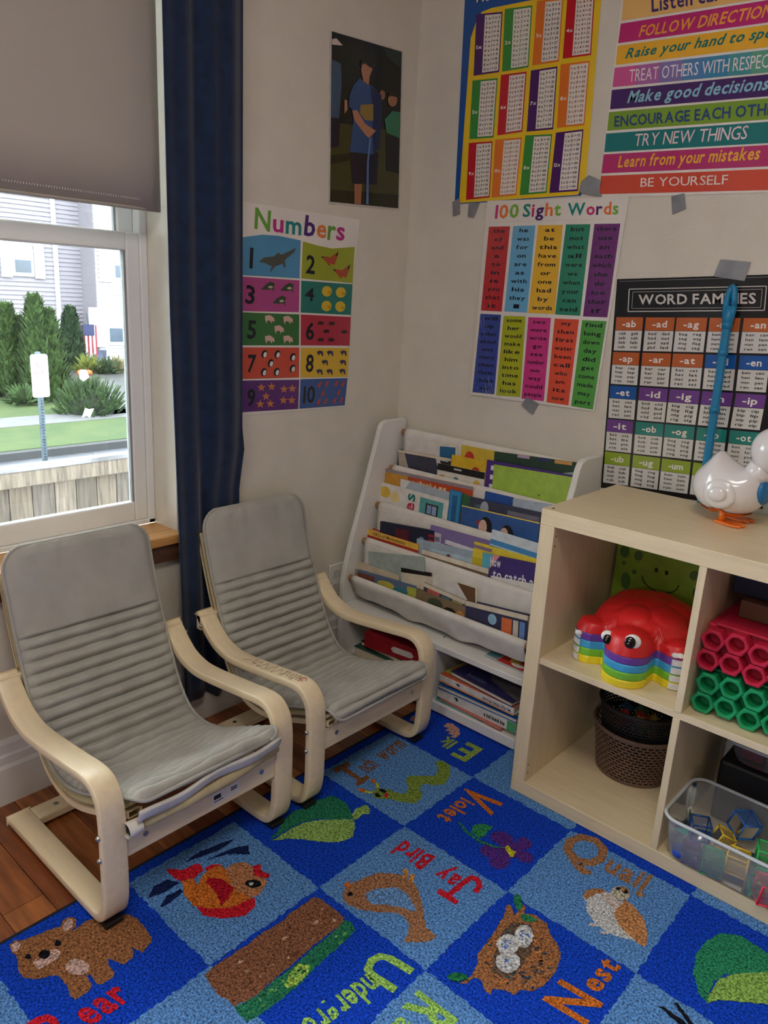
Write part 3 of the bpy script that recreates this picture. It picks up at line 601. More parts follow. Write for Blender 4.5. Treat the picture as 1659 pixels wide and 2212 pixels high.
def armchair(label, cy, extra):
    t = thing('armchair', label, 'armchair', (-.287, cy, 0), 'child sized bentwood armchairs', local=True)
    C = [Vector((x+OX, 0, z)) for x, z in ARM]; P = cat_rom(C, 5)
    wd_ = .468
    for sgn in (-1, 1):
        m = MB(); th = .019; y0 = sgn*wd_/2; y1 = y0-sgn*.050
        inn = []
        for i, p in enumerate(P):
            d = (P[min(i+1, len(P)-1)]-P[max(i-1, 0)]).normalized(); inn.append(p+Vector((-d.z, 0, d.x))*-th)
        n = len(P); vs = []; fs = []
        for p, q in zip(P, inn): vs += [(p.x, y0, p.z), (p.x, y1, p.z), (q.x, y1, q.z), (q.x, y0, q.z)]
        for i in range(n-1):
            for k in range(4): fs.append((i*4+k, i*4+(k+1) % 4, i*4+4+(k+1) % 4, i*4+4+k))
        fs += [(0, 1, 2, 3), (n*4-1, n*4-2, n*4-3, n*4-4)]
        m.add(vs, fs); fr = m.build('side_frame', birch, t, bevel=.003)
        fr.data.polygons.foreach_set('use_smooth', [True]*len(fr.data.polygons))
        for zz in (.222, .172):
            MB().ball((-.012, sgn*(wd_/2+.002), zz), .0055, .006, .0055, 10, 6).build('bolt', chrome, fr, smooth=True)
        MB().ball((-.428, sgn*(wd_/2+.001), .352), .005, .008, .005, 10, 6).build('bolt', chrome, fr, smooth=True)
        MB().box(-.075, -.018, min(y0, y1)+.006, max(y0, y1)-.006, .0005, .012).build('foot_pad', blackm, fr, bevel=.002)
        MB().box(-.44, -.40, min(y0, y1)+.006, max(y0, y1)-.006, FLZ+.0002, .007).build('foot_pad', blackm, fr, bevel=.002)
    h = wd_/2-.05
    r = MB().box(-.020, -.004, -h, h, .155, .213).build('front_rail', birch_y, t, bevel=.003)
    for yy in (-h+.04, h-.04):
        g = MB(); g.tube([(-.006, yy, .188), (-.0025, yy, .188)], .006, 10); g.build('screw', chrome, r)
    r = MB().box(-.445, -.395, -h, h, .006, .026).build('rear_rail', birch_y, t, bevel=.003)
    g = MB(); g.tube([(-.42, -h+.05, .025), (-.42, -h+.05, .0268)], .006, 10); g.build('screw', chrome, r)
    MB().box(-.455, -.435, -h-.05, h+.05, .335, .378).build('back_rail', birch_y, t, bevel=.003)
    S = cat_rom([Vector((x+OX, 0, z)) for x, z in (SEAT1 if extra == 'A' else SEAT0)], 32); L = path_len(S); T = L[-1]
    hw = .178; rn = random.Random(3 if extra == 'A' else 9)
    ph = [rn.uniform(0, 6.28) for _ in range(12)]
    def half(s):
        r = .055; d = T-s
        if d < r: return hw-(r-math.sqrt(max(0, r*r-(r-d)**2)))
        r = .035
        if s < r: return hw-(r-math.sqrt(max(0, r*r-(r-s)**2)))
        return hw
    frames = []
    for i, p in enumerate(S):
        d = (S[min(i+1, len(S)-1)]-S[max(i-1, 0)]).normalized(); frames.append((p, Vector((d.z, 0, -d.x)), L[i]))  # normal towards the sitter
    NV = 30
    def surf(side):
        def fn(i, j):
            p, n, s = frames[i]; v = -1+2*j/NV; e = max(0, 1-abs(v)**7)**.5*min(1, (min(s, T-s)/.02)**.5 if min(s, T-s) > 0 else 0)
            tk = .013*e
            if side > 0:
                if s < T-.20:
                    rib = abs(math.sin(math.pi*s/.0275))**.55
                    tk = (.0+.019*rib+.0018*math.sin(v*13+ph[int(s/.0275) % 12])+.0008*math.sin(v*31+s*90))*e
                else:
                    q = (s-(T-.20))/.20
                    wr = math.sin(v*30+ph[1]+3*math.sin(v*5))*.0034*max(0, q-.5)*2+math.sin(v*4+q*4)*.0022
                    tk = (.016+wr)*e
                if extra == 'A' and s < .35: tk += .003*math.sin(v*5+s*22)*e
            y = half(s)*v
            dz = n*(tk*side if side > 0 else -.012*e)
            sag = -.012*(1-v*v)*(1 if s < .3 else 1-min(1, (s-.3)/.2))
            return p+Vector((0, y, 0))+dz+n*sag
        return fn
    m = MB(); m.grid(len(frames), NV+1, surf(1)); m.grid(len(frames), NV+1, surf(-1))
    c = m.build('cushion', fabg, t, smooth=True)
    ring = []
    for i, (p, n, s) in enumerate(frames): ring.append(p+Vector((0, half(s)*1.005, 0)))
    for i in range(len(frames)-1, -1, -1): p, n, s = frames[i]; ring.append(p+Vector((0, -half(s)*1.005, 0)))
    ring = ring[::3]; ring.append(ring[0])
    MB().tube(ring, .0042, 6).build('piping', fabg, c, smooth=True)
    S2 = [p-n*.022 for p, n, s in frames if (s > .05 and s < T-.05)][::3]
    m = MB(); m.grid(len(S2), 9, lambda i, j: S2[i]+Vector((0, (-1+j/4)*.181, 0))); o = m.build('seat_sling', sling, t, smooth=True)
    so = o.modifiers.new('t', 'SOLIDIFY'); so.thickness = .008
    for sg_ in (-1, 1):
        m = MB(); Q = [p-n*.030+Vector((0, sg_*.165, 0)) for p, n, s in frames if (s > .04 and s < T-.06)][::6]
        vs = []; fs = []
        for k, q in enumerate(Q): vs += [q+Vector((0, -.014, 0)), q+Vector((0, .014, 0)), q+Vector((0, .014, -.014)), q+Vector((0, -.014, -.014))]
        for k in range(len(Q)-1):
            for w in range(4): fs.append((k*4+w, k*4+(w+1) % 4, k*4+4+(w+1) % 4, k*4+4+w))
        m.add(vs, fs); m.build('seat_lath', birch, t, smooth=False)
    if extra == 'A':
        m = MB(); m.tube([(.004, -.175, .224), (.010, -.06, .226), (.010, .06, .230), (.004, .178, .240)], [.012, .014, .014, .012], 12); rl = m.build('sling_hem', sling, t, smooth=True)
        g = MB()
        g.grid(16, 2, lambda i, j: (-.010+.0, 0, 0)) if False else None
        g.tube([(.006, -.190, .224), (.006, -.160, .224)], [.016, .0142], 14, cap=False); g.build('hem_end', mat('white_tape', (228, 224, 212), .8), rl, smooth=True)
        g = MB(); g.tube([(.006, -.184, .224), (.006, -.178, .224)], .0125, 12); g.build('tube_core', blackm, rl)
        m = MB()
        def flap(i, j):
            u, v = i/24, j/6; y = -.172+.344*u
            return (.024-.010*v+.003*math.sin(u*9), y, .266+.012*u-.024*v+.003*math.sin(u*13+1)-.006*math.sin(v*3))
        m.grid(25, 7, flap); o = m.build('turned_hem', mat('pale_lining', (214, 212, 206), .9, 20, .06), t, smooth=True); so = o.modifiers.new('t', 'SOLIDIFY'); so.thickness = .006
        k = MB().box(-.0038, -.0032, .01, .085, .168, .197).build('sticker', paper, r if False else t)
        g = MB().box(-.0031, -.0029, .016, .034, .180, .190).box(-.0031, -.0029, .060, .076, .182, .185).box(-.0031, -.0029, .060, .076, .187, .190).box(-.0031, -.0029, .016, .04, .174, .176); g.build('sticker_print', blackm, k)
    else:
        g = MB(); y0 = -wd_/2
        def on_arm(s, v):
            f = s*(len(P)-1); i = int(f); q = P[i].lerp(P[i+1], f-i); return Vector((q.x, y0+.05*v, q.z+.0008))
        rn = random.Random(4)
        for (a, b, c_) in ((.26, .34, 9), (.335, .405, 11)):
            pts = [on_arm((a+(b-a)*k/22), .5+.30*math.sin(k*c_*.16+.4)+.08*math.sin(k*2.3)) for k in range(23)]
            g.tube(pts, .00035, 4)
        g.tube([on_arm(.235+.08*k/12, .35+.15*math.sin(k*.5)) for k in range(13)], .00035, 4)
        g.build('pen_scribble', mat('brown_ink', (110, 70, 50), .6), t)
        g = MB(); g.tube([on_arm(.405+.012*math.cos(k*.9), .62+.17*math.sin(k*.9)) for k in range(7)], .0008, 5); g.build('red_scribble', mat('red_ink', (190, 70, 70), .6), t)
    return t
armchair('grey quilted child armchair under the window, seat cushion loose and lifted', -.737, 'A')
armchair('grey quilted child armchair beside the curtain with pen scribble on its armrest', -.215, 'B')
# ================================================================= posters
def poster(name, label, quad, T, wall, cat='poster', thick=.0006, m=None, off=.0012, dpos=None):
    t = thing(name, label, cat, (0, 0, 0)); ox, oy, k = T
    pos = (lambda x, y, l: FY(x, y, WY-off-l*.00035)) if wall == 'P' else (lambda x, y, l: FX(x, y, WX+off+l*.00035))
    q = [pos(ox+x*k, oy+y*k, 0) for x, y in quad]
    n = Vector((0, thick, 0)) if wall == 'P' else Vector((-thick, 0, 0))
    c = sum(q, Vector())/len(q); t.location = c; t['loc0'] = tuple(c)
    MB().prism(q, n).build('sheet', m or paper, t)
    d = Deco(pos, PR, T); return t, d
# --- numbers
t, d = poster('numbers_poster', 'colourful numbers poster counting animals from one to ten beside the curtain', [(70,60),(1150,225),(1060,1000),(1020,1900),(70,1985)], (500, 420, .2411), 'W')
BLK = (26, 34, 44)
for q, c in (([(80,385),(280,360),(420,370),(622,412),(610,752),(80,722)], (82,150,190)), ([(640,420),(760,455),(900,485),(1105,470),(1085,795),(625,752)], (158,170,50)),
             ([(80,735),(610,770),(605,1055),(80,1045)], (178,76,136)), ([(625,772),(1085,805),(1070,1080),(620,1058)], (40,124,112)),
             ([(80,1055),(608,1075),(605,1352),(80,1352)], (58,116,62)), ([(622,1075),(1070,1098),(1058,1356),(620,1352)], (182,54,74)),
             ([(80,1370),(608,1372),(605,1640),(80,1655)], (206,82,62)), ([(622,1374),(1055,1376),(1040,1635),(618,1642)], (222,182,58)),
             ([(80,1668),(608,1660),(598,1922),(80,1952)], (94,48,118)), ([(618,1656),(1040,1645),(1015,1890),(608,1920)], (62,92,152))): d.poly(q, c, 1)
for ch, BL, BR_, TL, c in (('N',(205,300),(345,330),(215,120),(104,166,64)),('u',(370,330),(465,340),(375,170),(190,50,140)),('m',(485,345),(625,362),(490,185),(26,140,140)),('b',(648,362),(745,378),(665,188),(82,44,122)),('e',(762,378),(848,390),(772,215),(228,130,60)),('r',(858,400),(930,408),(872,225),(104,166,64)),('s',(938,402),(1012,412),(948,238),(190,50,140))):
    d.text(ch, BL, BR_, TL, c, 2, 1)
for s_, BL, BR_, TL in (('1',(160,655),(190,660),(168,480)),('2',(665,700),(745,712),(675,545)),('3',(122,968),(205,985),(132,812)),('4',(655,945),(738,955),(662,835)),('5',(140,1285),(218,1290),(148,1130)),('6',(662,1295),(738,1302),(672,1148)),('7',(140,1590),(215,1590),(150,1440)),('8',(662,1585),(732,1590),(672,1435)),('9',(135,1892),(208,1895),(145,1745)),('10',(640,1870),(745,1862),(648,1725))):
    d.text(s_, BL, BR_, TL, BLK, 2, 1)
d.poly([(245,605),(290,565),(380,555),(420,520),(450,540),(580,478),(560,520),(480,585),(485,650),(470,660),(460,620),(390,645),(350,695),(345,680),(365,645),(300,615)], (84,86,78), 2)
for x, y in ((885,580),(990,695)): d.poly([(x-85,y-20),(x-40,y-25),(x,y-15),(x+75,y-70),(x+60,y-10),(x+40,y+50),(x+5,y+40),(x-10,y+62),(x-40,y+20),(x-60,y-5)], (176,84,54), 2).poly([(x-85,y-20),(x-60,y-25),(x-55,y-5)], BLK, 3).poly([(x+75,y-70),(x+62,y-20),(x+50,y-40)], BLK, 3)
for x, y in ((330,830),(500,840),(430,955)): d.poly([(x-65,y+20),(x-20,y-25),(x+20,y-48),(x+58,y-35),(x+50,y+5),(x+55,y+50),(x+40,y+20),(x-10,y+25)], (62,76,58), 2).ell(x+20,y,22,12,(190,190,160),3,8)
for x, y in ((855,868),(980,878),(852,1000),(975,1005)): d.ell(x,y,46,48,(216,186,54),2,12).ell(x+25,y+10,20,16,(198,158,40),3,8)
for x, y in ((345,1118),(510,1125),(430,1210),(345,1300),(510,1300)): d.poly([(x-45,y-30),(x,y-38),(x+38,y-10),(x+40,y+25),(x+20,y+15),(x+15,y+38),(x,y+12),(x-25,y+12),(x-32,y+40),(x-42,y+10)], (218,182,162), 2)
for x, y in ((800,1152),(898,1155),(850,1225),(1012,1230),(800,1300),(895,1302)): d.ell(x,y,30,16,(66,48,46),2,9).poly([(x-30,y+18),(x,y),(x+28,y+16),(x,y+10)], (50,36,36), 3)
for x, y in ((295,1430),(412,1432),(550,1458),(352,1512),(290,1592),(405,1590),(548,1560)): d.ell(x,y,26,38,(28,28,34),2,10,rot=.3).ell(x+6,y+6,15,26,(228,226,220),3,8,rot=.3)
for x, y in ((795,1422),(885,1422),(1005,1420),(838,1505),(1000,1505),(790,1588),(880,1588),(995,1585)): d.poly([(x-32,y-12),(x-5,y-24),(x+24,y-16),(x+28,y+26),(x+14,y+26),(x+10,y+5),(x-6,y+5),(x-8,y+26),(x-20,y+10)], (66,62,88), 2)
def star(d, x, y, r, c, l): d.poly([(x+(r if k % 2 == 0 else r*.42)*math.sin(k*math.pi/5), y-(r if k % 2 == 0 else r*.42)*math.cos(k*math.pi/5)) for k in range(10)], c, l)
for x, y in ((268,1730),(360,1722),(470,1745),(545,1740),(310,1810),(258,1880),(348,1875),(465,1845),(540,1845)): star(d, x, y, 40, (198,124,78), 2)
for x, y in ((790,1705),(855,1700),(940,1695),(1000,1698),(820,1785),(962,1775),(782,1860),(845,1855),(925,1850),(985,1845)): d.poly([(x-18,y+22),(x-12,y-5),(x+8,y-30),(x+18,y-22),(x+6,y+4),(x+4,y+24)], (186,72,64), 2)
d.build('print', t)
# --- photograph of people outdoors
t, d = poster('photo_print', 'tall photo print of people in blue and green shirts outdoors', [(165,125),(985,360),(945,2130),(155,2060)], (680, 40, .1943), 'W', 'photo', m=mat('photo_paper', (206, 202, 192), .3))
d.poly([(190,142),(968,370),(928,2110),(170,2035)], (26,30,28), 1)
d.poly([(180,1150),(948,1250),(928,2110),(170,2035)], (66,68,36), 2).poly([(175,1900),(932,1960),(928,2110),(170,2035)], (40,42,26), 3)
d.poly([(760,330),(965,375),(960,560),(880,500),(800,420)], (40,58,56), 2)
d.poly([(186,450),(290,500),(298,760),(270,1110),(180,1100)], (66,90,118), 4).poly([(182,1100),(280,1110),(270,1420),(180,1440)], (30,32,48), 4).poly([(190,230),(240,220),(312,300),(192,290)], (210,200,190), 4)
d.poly([(176,1520),(390,1500),(380,1580),(174,1620)], (40,42,28), 4)
d.poly([(500,660),(430,740),(385,860),(378,980),(415,1010),(430,1120),(390,1480),(640,1512),(720,1440),(752,1000),(730,850),(640,750),(560,720)], (54,84,134), 5).poly([(620,750),(740,850),(752,1000),(720,1440),(650,1500),(640,1000)], (38,48,86), 6)
d.poly([(515,570),(530,480),(600,460),(660,520),(610,640),(600,740),(540,700)], (176,126,98), 6).poly([(505,520),(520,460),(590,440),(660,470),(650,560),(610,540),(560,500)], (36,32,32), 7)
d.poly([(510,960),(650,950),(650,1140),(560,1130),(500,1050)], (150,124,66), 7)
d.poly([(415,1020),(470,1020),(560,1170),(680,1250),(600,1330),(560,1290),(440,1130)], (186,130,100), 7)
d.poly([(390,1490),(710,1490),(690,1850),(420,1830)], (34,36,50), 5).poly([(440,1840),(525,1840),(512,2065),(440,2058)], (164,112,84), 6)
d.poly([(606,1330),(628,1330),(600,1600),(597,2068),(570,2066),(580,1600)], (98,128,186), 8)
d.poly([(775,1120),(860,1030),(950,1040),(940,1330),(800,1270)], (58,128,96), 6).ell(865,905,52,75,(168,116,88),6).poly([(815,870),(830,820),(900,815),(925,880),(860,860)], (50,38,34), 7)
d.poly([(795,1290),(940,1330),(930,1720),(800,1690)], (28,30,40), 6).ell(750,850,32,55,(150,104,80),5); d.poly([(330,900),(360,910),(365,1010),(330,1060)], (180,128,100), 5); d.build('print', t)
# --- multiplication tables
T2 = (980, 0, .4093)
t, d = poster('multiplication_poster', 'blue and yellow multiplication tables poster at the top of the wall', [(62,-62),(795,-160),(672,1032),(5,1078)], T2, 'P', m=PR((30, 86, 160)))
d.poly([(125,95),(150,62),(200,42),(440,-5),(560,-32),(785,-70),(700,930),(690,985),(655,1028),(28,1072),(42,860),(60,600),(90,200)], (240,202,42), 1)
PUR, GRE, ORA, REDD = (80,36,104), (62,146,62), (230,122,42), (196,32,46)
cells = [((120,75),(258,62),(240,380),(105,400),PUR),((270,48),(415,28),(395,355),(255,378),GRE),((440,5),(578,-10),(555,325),(415,345),ORA),((600,-10),(745,-25),(725,290),(575,310),REDD),
 ((100,425),(232,412),(210,725),(82,735),GRE),((250,395),(385,378),(362,695),(230,715),REDD),((408,372),(548,350),(525,682),(385,695),PUR),((565,340),(718,320),(690,660),(545,675),ORA),
 ((80,755),(205,745),(190,1042),(65,1055),REDD),((220,738),(360,725),(330,1030),(200,1042),ORA),((378,715),(520,708),(490,1018),(348,1030),GRE),((540,700),(685,682),(655,1008),(505,1018),PUR)]
def bil(q, u, v):
    a, b, c, e = [Vector(x) for x in q]; return tuple(a.lerp(b, u).lerp(e.lerp(c, u), v))
for n, (*q, c) in enumerate(cells, 1):
    d.poly(q, c, 2); d.poly([bil(q, .33, .03), bil(q, .96, .03), bil(q, .96, .97), bil(q, .33, .97)], (232,226,214), 3)
    d.text('%dx' % n, bil(q, .06, .57), bil(q, .28, .57), bil(q, .06, .515), (240,236,226), 3, 1)
    for k in range(1, 13):
        v = .03+.94*(k/12.4)
        d.poly([bil(q, .35, v-.060), bil(q, .94, v-.060), bil(q, .94, v-.04), bil(q, .35, v-.04)], tuple(int(x*.45+130) for x in c), 4) if k % 2 == 0 and False else None
        d.text('%d x %d = %d' % (k, n, k*n), bil(q, .38, v), bil(q, .90, v), bil(q, .38, v-.040), BLK if n % 2 else tuple(int(x*.7) for x in c), 4, 1)
d.text('MULTIPLICATION', (120,12),(620,-70),(122,-30), (240,240,236), 2, 1); d.build('print', t)
# --- class rules
t, d = poster('class_rules_poster', 'striped class rules poster ending in be yourself', [(900,-120),(1830,-255),(1825,1008),(765,1045)], T2, 'P')
def ext(L, R, x=1815): L, R = Vector(L), Vector(R); return tuple(L+(R-L)*((x-L.x)/(R.x-L.x)))
for lt, rt, lb, rb, c in (((895,-5),(1659,-120),(885,110),(1659,-12),(236,190,112)),((882,125),(1659,0),(868,228),(1659,118),(196,34,116)),((865,242),(1659,130),(855,343),(1659,248),(240,184,44)),((850,358),(1659,262),(838,460),(1659,382),None),((835,475),(1659,392),(825,577),(1659,508),(70,34,104)),((820,592),(1659,518),(810,690),(1659,630),(124,166,50)),((805,705),(1659,642),(795,803),(1659,755),(14,124,124)),((792,815),(1659,765),(780,915),(1659,878),(190,46,112)),((778,928),(1659,892),(770,1025),(1659,1003),(216,78,54))):
    q = [lt, ext(lt, rt), ext(lb, rb), lb]
    if c: d.poly(q, c, 1)
    else:
        cs = [(212,88,152),(176,104,168),(130,118,178),(78,132,186),(60,140,180),(72,156,160),(96,168,140),(130,176,120)]
        for k, cc in enumerate(cs): d.poly([bil(q, k/8, 0), bil(q, (k+1)/8, 0), bil(q, (k+1)/8, 1), bil(q, k/8, 1)], cc, 1)
for s_, BL, BR_, TL, c, b_, sh in (('Listen carefully',(1045,62),(1640,-40),(1043,-12),(72,52,112),1,0),('FOLLOW DIRECTIONS',(975,195),(1715,78),(985,138),(242,164,66),1,.15),('Raise your hand to speak',(905,308),(1770,182),(912,258),(20,116,110),1,.3),('TREAT OTHERS WITH RESPECT',(925,432),(1700,352),(930,368),(240,232,232),0,0),('Make good decisions',(915,543),(1655,472),(925,482),(140,196,216),1,.2),('ENCOURAGE EACH OTHER',(848,668),(1740,600),(850,615),(44,74,126),1,0),('TRY NEW THINGS',(950,772),(1545,733),(955,708),(238,214,218),0,.12),('Learn from your mistakes',(865,883),(1610,840),(870,824),(242,182,56),1,.2),('BE YOURSELF',(985,986),(1445,972),(988,940),(240,228,222),0,0)):
    d.text(s_, BL, BR_, TL, c, 2, b_, sh)
d.build('print', t)
# --- sight words
t, d = poster('sight_words_poster', 'hundred sight words poster with ten coloured columns in a plastic sleeve', [(232,60),(1568,20),(1238,2045),(68,1888)], (1000, 420, .22905), 'P', off=.0030)
wl = ['the of and a to in is you that it', 'he was for on are as with his they I', 'at be this have from or one had by words', 'but not what all were we when your can said', 'there use an each which she do how their if', 'will up other about out many then them these so', 'some her would make like him into time has look', 'two more write go see number no way could people', 'my than first water been call who am its now', 'find long down day did get come made may part']
qs = [((245,305),(445,300),(365,1105),(170,1095),(196,50,56)),((475,298),(683,292),(605,1115),(390,1103),(112,182,220)),((710,290),(943,288),(865,1128),(615,1118),(238,190,58)),((972,283),(1203,280),(1105,1145),(868,1132),(46,142,110)),((1240,278),(1485,275),(1362,1160),(1132,1150),(112,44,118)),
      ((165,1125),(360,1135),(295,1885),(90,1865),(54,80,160)),((385,1145),(590,1150),(540,1912),(312,1895),(178,188,40)),((618,1158),(830,1165),(762,1950),(552,1925),(212,62,140)),((865,1170),(1095,1180),(995,1990),(788,1960),(230,88,60)),((1125,1185),(1355,1195),(1225,2030),(1020,1995),(84,166,68))]
for (*q, c), ws in zip(qs, wl):
    d.poly(q, c, 1)
    for k, w_ in enumerate(ws.split()):
        v = .075+.098*k; lw = min(.38, .075*len(w_)+.05)
        d.text(w_, bil(q, .5-lw, v), bil(q, .5+lw, v), bil(q, .5-lw, v-.045), BLK, 2, 1)
MAG, TEA, ORG, GRN = (206,40,120), (20,140,130), (236,120,50), (120,180,60)
d.text('100', (300,225),(520,215),(312,105), [MAG,ORG,GRN], 2, 1).text('Sight', (562,210),(920,195),(572,95), [TEA,MAG,(84,40,110),ORG,GRN], 2, 1).text('Words', (985,195),(1465,185),(990,85), [TEA,MAG,(84,40,110),ORG,GRN], 2, 1)
for k in range(44):
    x = 290+k*26.5; y = 262-k*.75; d.poly([(x,y+6),(x+14,y-6),(x+20,y-6),(x+6,y+6)], (224,206,170), 1)
d.build('print', t)
qz = [FY(1000+x*.22905, 420+y*.22905, WY-.0052) for x, y in [(205,40),(1600,5),(1275,2075),(40,1905)]]
slv = clear('sleeve_plastic', (255, 255, 255), 0.0, .07); nt_ = slv.node_tree
nz_ = nt_.nodes.new('ShaderNodeTexNoise'); nz_.inputs['Scale'].default_value = 14; nz_.inputs['Detail'].default_value = 3; nz_.inputs['Distortion'].default_value = 1.2
bp_ = nt_.nodes.new('ShaderNodeBump'); bp_.inputs['Strength'].default_value = .35; bp_.inputs['Distance'].default_value = .006; nt_.links.new(nz_.outputs[0], bp_.inputs['Height'])
for nd in nt_.nodes:
    if nd.type in ('BSDF_GLOSSY', 'FRESNEL'): nt_.links.new(bp_.outputs[0], nd.inputs['Normal'])
def slf(i, j):
    u, v = i/30, j/40; p = qz[0].lerp(qz[1], u).lerp(qz[3].lerp(qz[2], u), v)
    return p+Vector((0, -.0006-.0007*math.sin(u*7+v*5)-.0006*math.sin(v*11-u*4), 0))
m = MB(); m.grid(31, 41, slf); m.build('plastic_sleeve', slv, t, smooth=True)
# --- word families
T5 = (1280, 540, .2713)
t, d = poster('word_families_poster', 'black word families chart with coloured word endings behind the duck', [(195,232),(1500,192),(1352,2062),(65,1892)], T5, 'P', m=PR((24, 26, 32)))
rows = [((190,535),(1450,543),(168,800),(1410,825)),((163,812),(1415,845),(145,1065),(1380,1135)),((140,1078),(1385,1155),(125,1335),(1330,1435)),((118,1345),(1330,1455),(103,1595),(1290,1725)),((100,1603),(1290,1750),(83,1850),(1250,2010))]
cols = [(0,.17),(.187,.37),(.381,.575),(.591,.786),(.806,1.0)]
fam = ['ab ad ag am an'.split(), 'ap ar at ed en'.split(), 'et id ig in ip'.split(), 'it ob og op ot'.split(), 'ub ug um un ut'.split()]
FC = {'a': (190,98,46), 'e': (24,88,166), 'i': (112,64,144), 'o': (34,132,122), 'u': (146,172,44)}
FW = {'ab':'cab gab jab tab dab lab nab crab','ad':'bad dad had mad pad sad glad lad','ag':'bag rag tag wag drag flag nag sag'}
for (lt, rt, lb, rb), fs_ in zip(rows, fam):
    for (u0, u1), e in zip(cols, fs_):
        q = (bil((lt, rt, rb, lb), u0, 0), bil((lt, rt, rb, lb), u1, 0), bil((lt, rt, rb, lb), u1, 1), bil((lt, rt, rb, lb), u0, 1))
        d.poly([q[0], q[1], bil(q, 1, .39), bil(q, 0, .39)], FC[e[0]], 1); d.poly([bil(q, 0, .40), bil(q, 1, .40), q[2], q[3]], (214,212,206), 1)
        d.text('-'+e, bil(q, .25, .29), bil(q, .75, .29), bil(q, .25, .10), (236,232,222), 2, 1)
        ws = FW.get(e, '').split() or [c+e for c in ('b','c','h','l','m','p','r','s')]
        for k, w_ in enumerate(ws[:8]):
            u = .14+.46*(k % 2); v = .52+.135*(k//2); d.text(w_, bil(q, u, v), bil(q, u+.27, v), bil(q, u, v-.075), BLK, 2, 1)
d.text('WORD FAMILIES', (365,432),(1300,425),(365,358), (206,202,194), 2, 1)
def rline(d, pts, w, c, l):
    for a, b in zip(pts, pts[1:]):
        a, b = Vector(a), Vector(b); n = (b-a).orthogonal().normalized()*w; d.poly([a+n, b+n, b-n, a-n], c, l)
rline(d, [(292,312),(1385,288),(1368,480),(282,490),(292,312)], 4, (196,194,188), 2); rline(d, [(322,335),(1352,312),(1338,458),(312,466),(322,335)], 2.5, (150,150,148), 2)
rline(d, [(215,250),(1470,212)], 2.5, (120,122,124), 2); d.build('print', t)
# --- tape
duct = mat('silver_duct_tape', (148, 152, 156), .35, 20, .08, .2, 30, metal=.3)
for lab, pts, off in (('crumpled silver tape joining the multiplication and rules posters', [(1255,392),(1272,378),(1298,390),(1294,412),(1300,424),(1250,415)], .0062), ('silver tape hanging below the rules poster', [(1450,424),(1478,417),(1482,450),(1452,463)], .003), ('silver tape at the lower left corner of the multiplication poster', [(977,436),(993,428),(993,462),(978,467)], .004), ('small folded silver tape left of the sight words title', [(1012,441),(1036,437),(1023,470),(1010,468)], .004), ('silver tape holding the bottom edge of the sight words poster', [(1137,857),(1163,872),(1150,896),(1126,875)], .0052), ('large silver tape above the word families title', [(1556,560),(1622,566),(1608,607),(1541,597)], .0042)):
    q = [FY(x, y, WY-off) for x, y in pts]; tag(MB().prism(q, (0, .0015, 0)).build('duct_tape', duct), lab, 'tape', 'pieces of silver tape on the poster wall')
# ================================================================= sling bookshelf
bs = thing('sling_bookshelf', 'white sling bookshelf with fabric pockets in the corner', 'bookshelf', (-.44, .29, 0))
XL, XR = -.788, -.086   # inner faces
prof = [(.432,0),(.432,.812),(.426,.825),(.335,.825),(.312,.817),(.302,.80),(.238,.585),(.19,.44),(.165,.345),(.157,.30),(.153,.20),(.150,0)]
for x, nm in ((XL-.018, 0), (XR, 1)):
    z0 = FLZ if nm == 0 else .0005
    MB().prism([(x, y_, max(z, z0) if z else z0) for y_, z in prof], (.018, 0, 0)).build('side_panel', white, bs, bevel=.003)
MB().box(XL, XR, .153, .43, .205, .224).build('shelf_board', white, bs, bevel=.002)
MB().box(XL, XR, .148, .43, .006, .038).build('bottom_board', white, bs, bevel=.003)
MB().box(-.402, -.386, .158, .43, .038, .205).build('divider', white, bs)
MB().box(XL, XR, .424, .430, .038, .205).build('back_panel', white, bs)
MB().tube([(-.40, .21, .2235), (-.40, .21, .2248)], .004, 8).build('screw', mat('grey_screw', (120, 118, 112), .5), bs)
RODS = [(.417,.780),(.362,.661),(.304,.543),(.246,.429),(.188,.311)]
rodm = mat('beech_rod', (196, 152, 110), .5, 12, .1)
for (y_, z) in RODS: MB().tube([(XL, y_, z), (XR, y_, z)], .011, 14).build('rod', rodm, bs, smooth=True)
for k in range(4):
    (ya, za), (yb, zb) = RODS[k], RODS[k+1]
    pr = cat_rom([Vector((0, ya+.012, za)), Vector((0, ya, za+.0135)), Vector((0, ya-.013, za-.004)), Vector((0, ya-.015, za-.05)), Vector((0, yb+.042, zb-.015)), Vector((0, yb+.034, zb-.052)), Vector((0, yb+.018, zb-.060)), Vector((0, yb+.001, zb-.036)), Vector((0, yb-.0135, zb)), Vector((0, yb, zb+.0135)), Vector((0, yb+.0125, zb-.002))], 5)
    m = MB(); nx = 40
    def cl(i, j):
        p = pr[j]; u = i/nx; x = XL+.018+(XR-XL-.036)*u; fr = max(0, (zb-p.z)/.06)
        return (x, p.y+.002*math.sin(u*17+k+j*.3)*min(1, fr*2), p.z-(.012*math.sin(math.pi*u)+.0035*math.sin(u*23+k*2)+.002*math.sin(u*41))*min(1, max(0, fr)))
    m.grid(nx+1, len(pr), cl); o = m.build('sling', clothm, bs, smooth=True); so = o.modifiers.new('t', 'SOLIDIFY'); so.thickness = .0016
